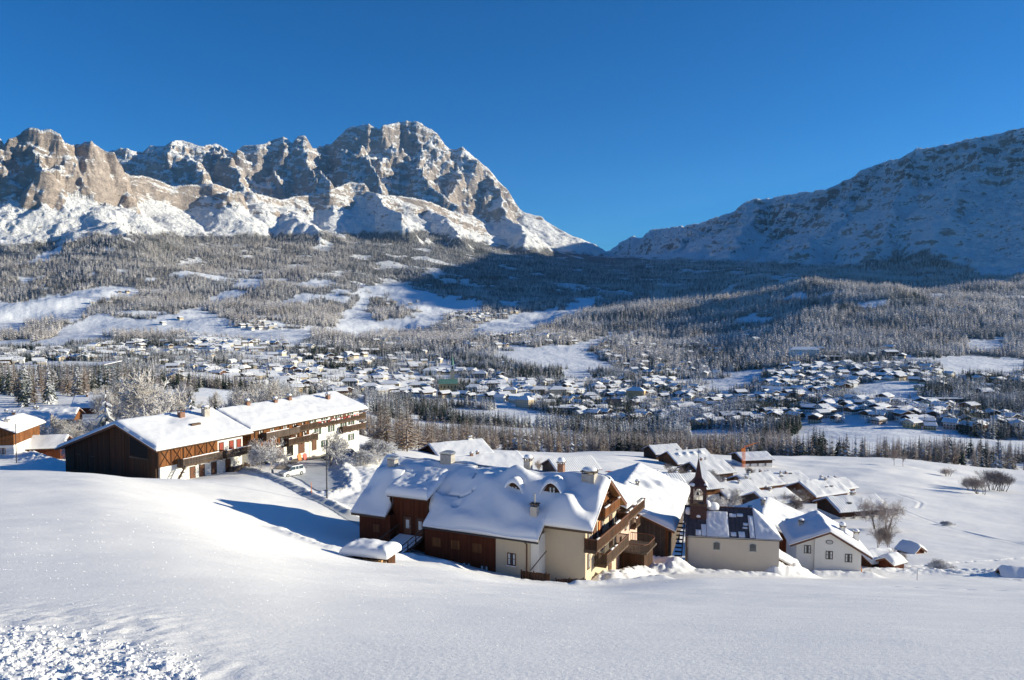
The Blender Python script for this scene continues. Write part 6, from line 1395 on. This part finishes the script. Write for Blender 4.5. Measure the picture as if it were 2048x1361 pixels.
wood("town_trees", 120000, 900, 2350, lambda px, py, X, Y: in_poly(px, py, TOWN) & (fbm(X/75., Y/75., 631, 4)+.5*fbm(X/18., Y/18., 633, 2) > .02) & no_m(px, py), (8, 19), TOWNSPR+FARSPR[:1]+FARLAR[:1], "conifers scattered between the town houses")
wood("town_edge_wood", 26000, 1500, 2100, lambda px, py, X, Y: (px > 1180) & no_m(px, py) & (forest_density(px, py, X, Y) > .5) & ((RNG.random(len(X)) < .45) | ~in_poly(px, py, TOWN)), (13, 24), FARLAR+FARSPR[:1], "frosted wood reaching down between the upper houses")
wood("right_slope_wood", 9000, 900, 1600, lambda px, py, X, Y: (px > 1930) & (fbm(X/75., Y/75., 641, 4) > -.1) & no_m(px, py), (12, 22), TOWNSPR+FARLAR[:1], "shaded conifers right of the town")
# ------------------------------------------------------------ town houses
def town_proto(seed):
    """wall, roof, snow, balcony meshes about 13 x 11 m"""
    rg = random.Random(seed); L, D, H = rg.uniform(10, 16), rg.uniform(9, 13), rg.uniform(5, 8.5); k = rg.uniform(.34, .46)
    kind = seed % 5; low = ["stucco_white", "stucco_cream", "stucco_white", "stucco_yellow", "stucco_pink"][kind]; up = ["wood_dark", "wood_dark", "wood_orange", "stucco_cream", "stucco_white"][kind]
    sp_ = H*.55; zr = H+k*D/2; mb = MB()
    mb.box2(-L/2, L/2, -D/2, D/2, -5, sp_, low); mb.prism([(-D/2-.05, sp_+.01), (D/2+.05, sp_+.01), (D/2+.05, H), (0, zr-.1), (-D/2-.05, H)], -L/2-.05, L/2+.05, 'x', up)
    for f in range(2 if H < 7 else 3):
        z = .6+f*2.7; n = int(L/2.6)
        for i in range(n):
            u = -L/2+1.3+i*(L-2.6)/max(1, n-1)
            for s in (-1, 1): mb.box2(u-.55, u+.55, s*(D/2+.06), s*(D/2+.09), z, z+1.4, "dark_void")
        n = int(D/2.8)
        for i in range(n):
            u = -D/2+1.4+i*(D-2.8)/max(1, n-1)
            for s in (-1, 1): mb.box2(s*(L/2+.06), s*(L/2+.09), u-.55, u+.55, z, z+1.4, "dark_void")
    wall = mb.mesh("wall"); mb = MB(); o = 1.3; ze = zr-k*(D/2+o)
    mb.prism([(-D/2-o, ze-.25), (0, zr-.25), (0, zr), (-D/2-o, ze)], -L/2-o, L/2+o, 'x', "roof_wood"); mb.prism([(0, zr-.25), (D/2+o, ze-.25), (D/2+o, ze), (0, zr)], -L/2-o, L/2+o, 'x', "roof_wood"); roof = mb.mesh("roof")
    mb = MB(); t = rg.uniform(.45, .8); q = D/2+o+.05; w_ = L/2+o+.05
    xs = [-w_, -w_+.35, w_-.35, w_]; tt = [.3, 1, 1, .3]; V = []; yy = [-q, -q+.4, -.6, .6, q-.4, q]
    for x_, a in zip(xs, tt):
        for y_, b in zip(yy, [.3, 1, .8, .8, 1, .3]): V.append((x_, y_, zr-k*abs(y_)+.02+t*min(a, b)))
    for x_ in (xs[0], xs[-1]):
        for y_ in yy: V.append((x_, y_, zr-k*abs(y_)+.01))
    F = [(i*6+j, (i+1)*6+j, (i+1)*6+j+1, i*6+j+1) for i in range(3) for j in range(5)]
    F += [(24+j, j, j+1, 25+j) for j in range(5)]+[(18+j, 30+j, 31+j, 19+j) for j in range(5)]+[(24, 30, 18, 12, 6, 0), (29, 5, 11, 17, 23, 35)]
    mb.poly(V, F, "roof_snow")
    snow = mb.mesh("snow_cover"); mb = MB()
    mb.box2(-L/2, L/2, -D/2-1.2, -D/2-1.05, sp_+.1, sp_+1.1, "wood_rail"); mb.box2(-L/2, L/2, -D/2-1.2, -D/2-.1, sp_-.1, sp_+.09, "wood_rail")
    mb.box2(-L/2-1.2, -L/2-1.05, -D/2, D/2, sp_+.1, sp_+1.1, "wood_rail"); mb.box2(-L/2-1.2, -L/2-.1, -D/2, D/2, sp_-.1, sp_+.09, "wood_rail")
    bal = mb.mesh("balcony") if kind != 3 else None; mb = MB(); mb.box2(L*.15, L*.15+.8, .8, 1.6, zr-.8, zr+1.1, "stone"); ch = mb.mesh("chimney")
    return dict(wall=wall, roof=roof, snow=snow, bal=bal, ch=ch, col=["white walled", "cream walled", "white and orange timber", "yellow", "pale pink"][kind], size="tall" if H > 7 else "low", R=max(L, D))
TP = [town_proto(s) for s in range(15)]
def town_house(x, y, z, rz, p, sc, label, group="houses of the valley town", name="town_house"):
    e = bpy.data.objects.new(name, None); e.location = (x, y, z); e.rotation_euler = (0, 0, rz); e.scale = (sc, sc, sc); link(e); tag(e, label, "house", group)
    link(bpy.data.objects.new("wall", p["wall"]), e); r = link(bpy.data.objects.new("roof", p["roof"]), e); link(bpy.data.objects.new("snow_cover", p["snow"]), r); link(bpy.data.objects.new("chimney", p["ch"]), r)
    if p["bal"]: link(bpy.data.objects.new("balcony", p["bal"]), e)
    return e
# density polygons (photo plane): (polygon, wanted number)
ZONES = [
 ([(0,700),(120,700),(330,682),(430,665),(560,690),(700,700),(700,745),(500,745),(300,735),(100,735),(0,735)], 195),
 ([(380,680),(430,652),(530,640),(570,665),(520,690),(420,700)], 62),
 ([(340,740),(700,740),(720,795),(560,785),(430,775),(340,768)], 126),
 ([(690,690),(860,650),(960,660),(960,720),(900,745),(720,745)], 81),
 ([(700,745),(980,745),(1060,770),(1080,815),(980,800),(760,790),(700,780)], 146),
 ([(900,625),(1030,622),(1040,645),(900,650)], 42),
 ([(955,665),(1140,668),(1150,690),(1060,690),(1000,700),(940,695)], 76),
 ([(1060,765),(1330,760),(1340,850),(1200,848),(1090,815)], 126),
 ([(1200,680),(1440,690),(1440,755),(1280,755),(1200,720)], 62),
 ([(1340,760),(1420,790),(1620,790),(1640,848),(1560,850),(1440,855),(1340,855)], 110),
 ([(1545,735),(1640,730),(1650,790),(1530,790)], 71),
 ([(1640,730),(1880,735),(1880,780),(1650,785)], 81),
 ([(1640,800),(1780,805),(1900,815),(2060,835),(2060,870),(1900,868),(1760,850),(1640,845)], 81),
 ([(1880,740),(2050,760),(2050,830),(1900,800)], 18),
]
EXTRA = [(183,608),(218,606),(238,584),(255,586),(360,640),(325,650),(1490,660),(1492,675),(1510,685),(1780,700),(1700,712),(1740,716),(1802,718),(1845,712),(1600,715),(1650,722),(775,612),(790,606),(820,608),(835,604),(1640,700)]
def town():
    n = 90000; X, Y = sample_wedge(n, 900, 3300); z, _, _ = terrain(X, Y); px, py = proj(X, Y, z); nm_ = no_m(px, py); got = []; cell = {}
    def ok(x, y, d):
        i, j = int(x//40), int(y//40)
        for a in (-1, 0, 1):
            for b in (-1, 0, 1):
                for q in cell.get((i+a, j+b), ()):
                    if (q[0]-x)**2+(q[1]-y)**2 < d*d: return False
        return True
    res = [(905, 772, 45), (172, 745, 60), (1608, 712, 45), (835, 765, 14), (948, 775, 12), (985, 770, 12), (1020, 778, 12), (1075, 774, 12), (1115, 766, 14), (860, 742, 12), (960, 747, 12), (1180, 778, 12), (740, 772, 12), (1272, 772, 14), (780, 758, 14), (700, 768, 14)]
    for poly, want in ZONES:
        idx = np.nonzero(in_poly(px, py, poly) & nm_)[0]; RNG.shuffle(idx); c = 0
        for i in idx:
            if c >= want: break
            if not ok(X[i], Y[i], 15) or any(abs(px[i]-a) < b and abs(py[i]-q) < 22 for a, q, b in res): continue
            cell.setdefault((int(X[i]//40), int(Y[i]//40)), []).append((X[i], Y[i])); got.append((X[i], Y[i], z[i], px[i], py[i])); c += 1
    for ex, ey in EXTRA:
        i = int(np.argmin((px-ex)**2+(py-ey)**2)); got.append((X[i], Y[i], z[i], px[i], py[i]))
    got.sort(key=lambda q: q[1]); rest = []
    for k, (x, y, zz, a, b) in enumerate(got):
        p = TP[random.randrange(15)]; base = random.choice([25, 25, 40, 65, 110, 150]); rz = math.radians(base+random.uniform(-12, 12)); sc = random.uniform(.95, 1.45)
        if k < 292: PENDING.append((town_house(x, y, zz+.3, rz, p, sc, "x"), "%s %s house" % (p["size"], p["col"]), a, b-6))
        else: rest.append((x, y, zz+.3, rz, sc))
    print("town", len(got), len(rest))
    if rest:
        src = []
        for p in TP[:4]:
            pass
        # one object holding the remaining tiny far houses
        mb = MB()
        for x, y, zz, rz, sc in rest:
            c, s = math.cos(rz), math.sin(rz); f = lambda q: (x+sc*(q[0]*c-q[1]*s), y+sc*(q[0]*s+q[1]*c), zz+sc*q[2])
            m_ = random.choice(["stucco_white", "stucco_cream", "wood_dark", "wood_dark"]); L, D, H = 6.5, 5.2, 5.8
            def bx(x0, x1, y0, y1, z0, z1, mt): mb.poly([f(v) for v in ((x0, y0, z0), (x1, y0, z0), (x1, y1, z0), (x0, y1, z0), (x0, y0, z1), (x1, y0, z1), (x1, y1, z1), (x0, y1, z1))], [(3, 2, 1, 0), (4, 5, 6, 7), (0, 1, 5, 4), (1, 2, 6, 5), (2, 3, 7, 6), (3, 0, 4, 7)], mt)
            bx(-L, L, -D, D, -5, 3.2, random.choice(["stucco_white", "stucco_cream"])); bx(-L-.05, L+.05, -D-.05, D+.05, 3.21, H, m_)
            for s_ in (-1, 1):
                V = [(-L-1.2, s_*(D+1.2), H-.3), (L+1.2, s_*(D+1.2), H-.3), (L+1.2, 0, H+2.3), (-L-1.2, 0, H+2.3)]; V += [(a_, b_, c_+.7) for a_, b_, c_ in V]
                mb.poly([f(v) for v in V], [(0, 1, 2, 3), (7, 6, 5, 4), (0, 4, 5, 1), (1, 5, 6, 2), (3, 7, 4, 0)], "roof_snow")
        tag(mb.build("far_houses"), "remaining tiny far houses of the valley town", "houses", None, "stuff")
town()
# ------------------------------------------------------------ landmarks of the town
def lm(name, px, py, Y, ang, label, cat, dz=0.): x, y = at(px, py, Y); return empty(name, (x, y, gz(x, y)+dz), math.radians(ang), label, cat)
def church():
    e = lm("church", 896, 776, 1500, 8, "yellow parish church with green copper roof in the town centre", "church")
    MB().box2(-17, 17, -9, 9, -6, 15, "stucco_yellow").build("wall", e)
    mb = MB(); mb.poly([(-18, -10, 14.6), (18, -10, 14.6), (18, 10, 14.6), (-18, 10, 14.6), (-17.5, 0, 23), (17.5, 0, 23)], [(0, 1, 5, 4), (2, 3, 4, 5), (3, 0, 4), (1, 2, 5), (0, 3, 2, 1)], "copper_green"); mb.build("roof", e)
    for i in range(5):
        x_ = -13+i*6.5; w_ = MB().prism([(x_-1, 7), (x_+1, 7), (x_+1, 10.5), (x_+.5, 11.2), (x_-.5, 11.2), (x_-1, 10.5)], -9.15, -9.02, 'y', "dark_void").build("window", e)
    t = lm("bell_tower", 905, 776, 1512, 8, "tall slim stone bell tower with pointed green spire beside the church", "tower")
    MB().box2(-3.6, 3.6, -3.6, 3.6, -4, 38, "stucco_cream").build("shaft", t); MB().box2(-4.1, 4.1, -4.1, 4.1, 38.01, 39, "stone").build("cornice", t)
    mb = MB(); mb.box2(-3.4, 3.4, -3.4, 3.4, 39.01, 48, "stucco_white")
    for s in (-1, 1): mb.box2(-1.2, 1.2, s*3.41, s*3.5, 40.5, 46, "dark_void"); mb.box2(s*3.41, s*3.5, -1.2, 1.2, 40.5, 46, "dark_void")
    mb.build("belfry", t); MB().lathe([(3.6, 48.01), (3.0, 50), (1.6, 58), (.1, 67)], (0, 0, 0), "copper_green", 8).build("spire", t)
    MB().bar((0, 0, 66.8), (0, 0, 69.5), .15, "metal_dark").build("cross", t)
church()
def block(name, px, py, Y, ang, L, D, H, floors, mat, label, cat="hotel", roof="hip", k=.35, trim="wood_rail", rh=None):
    e = lm(name, px, py, Y, ang, label, cat); MB().box2(-L/2, L/2, -D/2, D/2, -8, H, mat).build("wall", e); o = 1.2
    if roof == "hip":
        mb = MB(); r = min(L, D)/2*k*2
        a, b = L/2+o, D/2+o; mb.poly([(-a, -b, H), (a, -b, H), (a, b, H), (-a, b, H), (-a+b, 0, H+r), (a-b, 0, H+r)], [(0, 1, 5, 4), (2, 3, 4, 5), (3, 0, 4), (1, 2, 5), (0, 3, 2, 1)], "roof_snow"); mb.build("snow_roof", e)
    elif roof == "flat":
        MB().box2(-L/2-.6, L/2+.6, -D/2-.6, D/2+.6, H+.01, H+.5, "roof_wood").build("roof", e); MB().box2(-L/2-.5, L/2+.5, -D/2-.5, D/2+.5, H+.51, H+1.2, "roof_snow").build("snow_cover", e)
    else:
        zr = H+k*D/2; mb = MB(); mb.prism([(-D/2, H+.01), (D/2, H+.01), (0, zr)], -L/2, L/2, 'x', "wood_dark"); mb.build("gable_wall", e)
        mb = MB(); ze = zr-k*(D/2+o); mb.prism([(-D/2-o, ze), (0, zr), (D/2+o, ze), (D/2+o, ze+.8), (0, zr+.8), (-D/2-o, ze+.8)], -L/2-o, L/2+o, 'x', roof if roof != "gable" else "roof_snow"); mb.build("roof", e)
    fh = H/floors
    for f in range(floors):
        n = int(L/3.4)
        for i in range(n):
            u = -L/2+1.7+i*(L-3.4)/max(1, n-1); MB().box2(u-.6, u+.6, -D/2-.08, -D/2-.02, f*fh+.8, f*fh+2.3, "glass_pane").build("window", e)
        if trim and f: MB().box2(-L/2+.3, L/2-.3, -D/2-1.1, -D/2-.1, f*fh-.1, f*fh+.7, trim).build("balcony", e)
    return e
block("hotel", 1608, 712, 1880, -6, 66, 18, 17, 5, "stucco_white", "long white hotel with several floors high above the town on the right", trim=None)
block("hotel", 1662, 722, 1800, -6, 44, 16, 9, 3, "wood_dark", "dark flat roofed annex right of the long white hotel", roof="flat")
block("hotel", 1780, 702, 1830, 10, 30, 18, 10, 3, "wood_dark", "large dark gabled chalet hotel at the edge of the forest", roof="gable")
block("apartment_block", 1792, 812, 1130, -4, 26, 12, 8, 3, "stucco_white", "flat topped apartment house with balconies right of the meadow", "apartments", "flat")
block("apartment_block", 1880, 818, 1150, -3, 62, 13, 8, 3, "wood_grey", "very long row of snow topped flats on the right", "apartments", "flat")
block("apartment_block", 1792, 846, 1010, -3, 26, 13, 11, 4, "stucco_white", "four storey white block with balconies above the ski meadow", "apartments", "flat")
block("hotel", 1465, 842, 1130, 12, 38, 20, 9, 3, "wood_dark", "big dark chalet hotel with broad snowy roof below centre right", roof="gable")
block("hotel", 1115, 768, 1420, 4, 30, 16, 17, 5, "stucco_cream", "cream grand hotel right of the church", trim=None)
block("hotel", 1272, 775, 1420, -20, 32, 18, 16, 5, "stucco_yellow", "yellow cornered hotel in the centre of the right half", trim=None)
block("hotel", 1050, 790, 1330, -35, 26, 18, 14, 4, "stucco_cream", "cream block with orange side near the spruce wood", trim=None)
block("hotel", 780, 760, 1480, 6, 34, 16, 13, 4, "stucco_yellow", "ochre hotel with rows of windows left of the church")
block("hotel", 700, 770, 1440, 4, 30, 15, 13, 4, "stucco_cream", "brown balconied hotel at the left of the centre")
block("hotel", 1382, 790, 1400, 10, 15, 14, 12, 4, "stucco_yellow", "small orange yellow townhouse right of the centre", trim=None)
block("market_hall", 1228, 793, 1330, 0, 22, 16, 9, 2, "stucco_yellow", "hall with a steep grey green roof right of the centre", "hall", "chapel_tin", 1., None)
block("school", 1130, 812, 1280, -2, 52, 18, 10, 3, "stucco_pink", "long low flat roofed school building near the river wood", "school", "flat", trim=None)
for i, (px, py, Y, an, L, D, H, fl, mt, lb) in enumerate((
 (835, 768, 1500, 8, 34, 16, 12, 4, "stucco_cream", "wide cream block just left of the parish church"), (948, 778, 1470, 0, 30, 15, 11, 4, "stucco_white", "white block just right of the bell tower"),
 (985, 772, 1520, 12, 26, 14, 12, 4, "stucco_pink", "pale pink block second to the right of the bell tower"), (1020, 780, 1430, -8, 24, 14, 12, 4, "stucco_cream", "cream block third to the right of the bell tower"),
 (1075, 776, 1440, 6, 24, 14, 13, 4, "stucco_yellow", "ochre block left of the cream grand hotel"), (860, 745, 1720, 5, 30, 14, 10, 3, "stucco_white", "white block above and left of the bell tower"),
 (960, 750, 1700, -6, 30, 14, 10, 3, "stucco_cream", "cream block above and right of the bell tower"), (1180, 780, 1410, 10, 24, 14, 11, 4, "stucco_pink", "pale pink block right of the cream grand hotel"),
 (740, 775, 1420, 10, 28, 14, 11, 4, "stucco_white", "white block between the balconied hotel and the ochre hotel"))):
    block("town_block", px, py, Y, an, L, D, H, fl, mt, lb, "building", trim=None if i % 2 else "wood_rail")
def arena():
    e = lm("ice_stadium", 172, 748, 1240, -4, "ice stadium with teal glazed front and drooping white roof at left", "stadium")
    MB().box2(-10, 38, -20, 20, -6, 9, "teal_glass").build("glass_hall", e); MB().box2(-42, -16, -20, 10, -6, 9, "door_red").build("red_wing", e); MB().box2(-15.9, -10.1, -18, 18, -6, 8, "wood_dark").build("link_block", e)
    xs = np.linspace(-46, 44, 40); ys = np.linspace(-25, 26, 12); grid_snow("roof", e, xs, ys, lambda X, Y: 9.8+3.0*np.abs(X-4)/45*(X > 4)+1.8*np.abs(X-4)/60*(X <= 4)+.05*(Y+25), lambda X, Y: .9+0*X)
    for i in range(8): MB().bar((-8+i*6.3, -20.5, -4), (-8+i*6.3, -20.5, 9.5), .5, "metal_grey").build("column", e)
arena()

sp = [(random.uniform(1330, 1640), 0, random.uniform(165, 340)) for _ in range(44)]
many("bare_tree", BARE["frost_small"]+BARE["round_bare"], sp, (3.5, 7.), "garden trees of the hamlet", "leafless hamlet tree")
finish_labels()
# crumbly snow clods at the bottom left
def clods():
    src = []
    for s in range(4):
        rg = np.random.default_rng(s); V = []; F = []; n = 8
        for i in range(5):
            t = math.pi*i/4
            for k in range(n): rr = .5*math.sin(t)*rg.uniform(.75, 1.2)+.001; V.append((rr*math.cos(6.283*k/n), rr*math.sin(6.283*k/n), .36*math.cos(t)*rg.uniform(.8, 1.1)))
        for i in range(4):
            for k in range(n): a, b, c, d = i*n+k, i*n+(k+1) % n, (i+1)*n+(k+1) % n, (i+1)*n+k; F += [(a, d, c), (a, c, b)]
        src.append(bpy.data.objects.new("clod_source", tri_mesh("clod_source", V, F, "roof_snow")))
    n = 4200; px = RNG.uniform(-40, 400, n); py = RNG.uniform(1250, 1365, n); k = (py-1250)/115 > (px/360.)*.8-.05+RNG.normal(0, .2, n)
    px, py = px[k], py[k]; P_ = np.array([W(a, b, 7.) for a, b in zip(px, py)]); d = P_/np.linalg.norm(P_, axis=1)[:, None]
    Y = np.full(len(px), 5.)
    for _ in range(14): q = d*(Y/d[:, 1])[:, None]; z, _, _ = terrain(q[:, 0], q[:, 1]); Y = np.clip(Y*z/q[:, 2], 2, 30)
    q = d*(Y/d[:, 1])[:, None]; z, _, _ = terrain(q[:, 0], q[:, 1])
    scatter("snow_clods", np.c_[q[:, 0], q[:, 1], z], RNG.gamma(1.5, .011, len(z))+.007, src, "crumbled snow clods at the lower left corner", "snow")
clods()

def grains():  # added flakes, tilted toward the sun to imitate snow sparkle
    h_ = Vector((.72, -.5, .45)).normalized(); u_ = h_.orthogonal().normalized(); v_ = h_.cross(u_)
    V = [tuple(u_*math.cos(t)*.5+v_*math.sin(t)*.5+h_*q+Vector((0, 0, .35))) for q in (.04, -.04) for t in (0, 1.26, 2.5, 3.8, 5.0)]; F = [(0, 1, 2), (0, 2, 3), (0, 3, 4), (7, 6, 5), (8, 7, 5), (9, 8, 5)]
    src = [bpy.data.objects.new("grain_source", tri_mesh("grain_source", V, F, "roof_snow"))]
    n = 2600; px = RNG.uniform(-20, 2070, n); py = 1361-RNG.power(1.4, n)*0-RNG.uniform(0, 330, n); P_ = np.array([W(a, b, 7.) for a, b in zip(px, py)]); d = P_/np.linalg.norm(P_, axis=1)[:, None]
    Y = np.full(n, 6.)
    for _ in range(60): q = d*(Y/d[:, 1])[:, None]; z, _, _ = terrain(q[:, 0], q[:, 1]); Y = np.where(q[:, 2] > z, Y*1.06, Y*.985)
    k = Y < 75; q = q[k]; z = z[k]; Y = Y[k]
    scatter("snow_grains", np.c_[q[:, 0], q[:, 1], z], Y/1593*RNG.uniform(.7, 1.9, len(Y)), src, "added glint grains tilted to the sun on the foreground slope", "snow", None, .3)
grains()
# ------------------------------------------------------------ air
def haze():
    m = bpy.data.materials.new("air"); m.use_nodes = True; nt = m.node_tree; nt.nodes.remove(nt.nodes["Principled BSDF"])
    v = N(nt, "ShaderNodeVolumePrincipled"); v.inputs["Color"].default_value = (.28, .58, 1, 1); v.inputs["Density"].default_value = 1.5e-5; v.inputs["Anisotropy"].default_value = .2
    nt.links.new(v.outputs[0], nt.nodes["Material Output"].inputs["Volume"]); MATS["air"] = m
    o = MB().box2(-20000, 26000, -600, 13000, -1500, 1900, "air").build("haze"); tag(o, "thin blue winter air over the valley", "haze", None, "stuff")
haze()
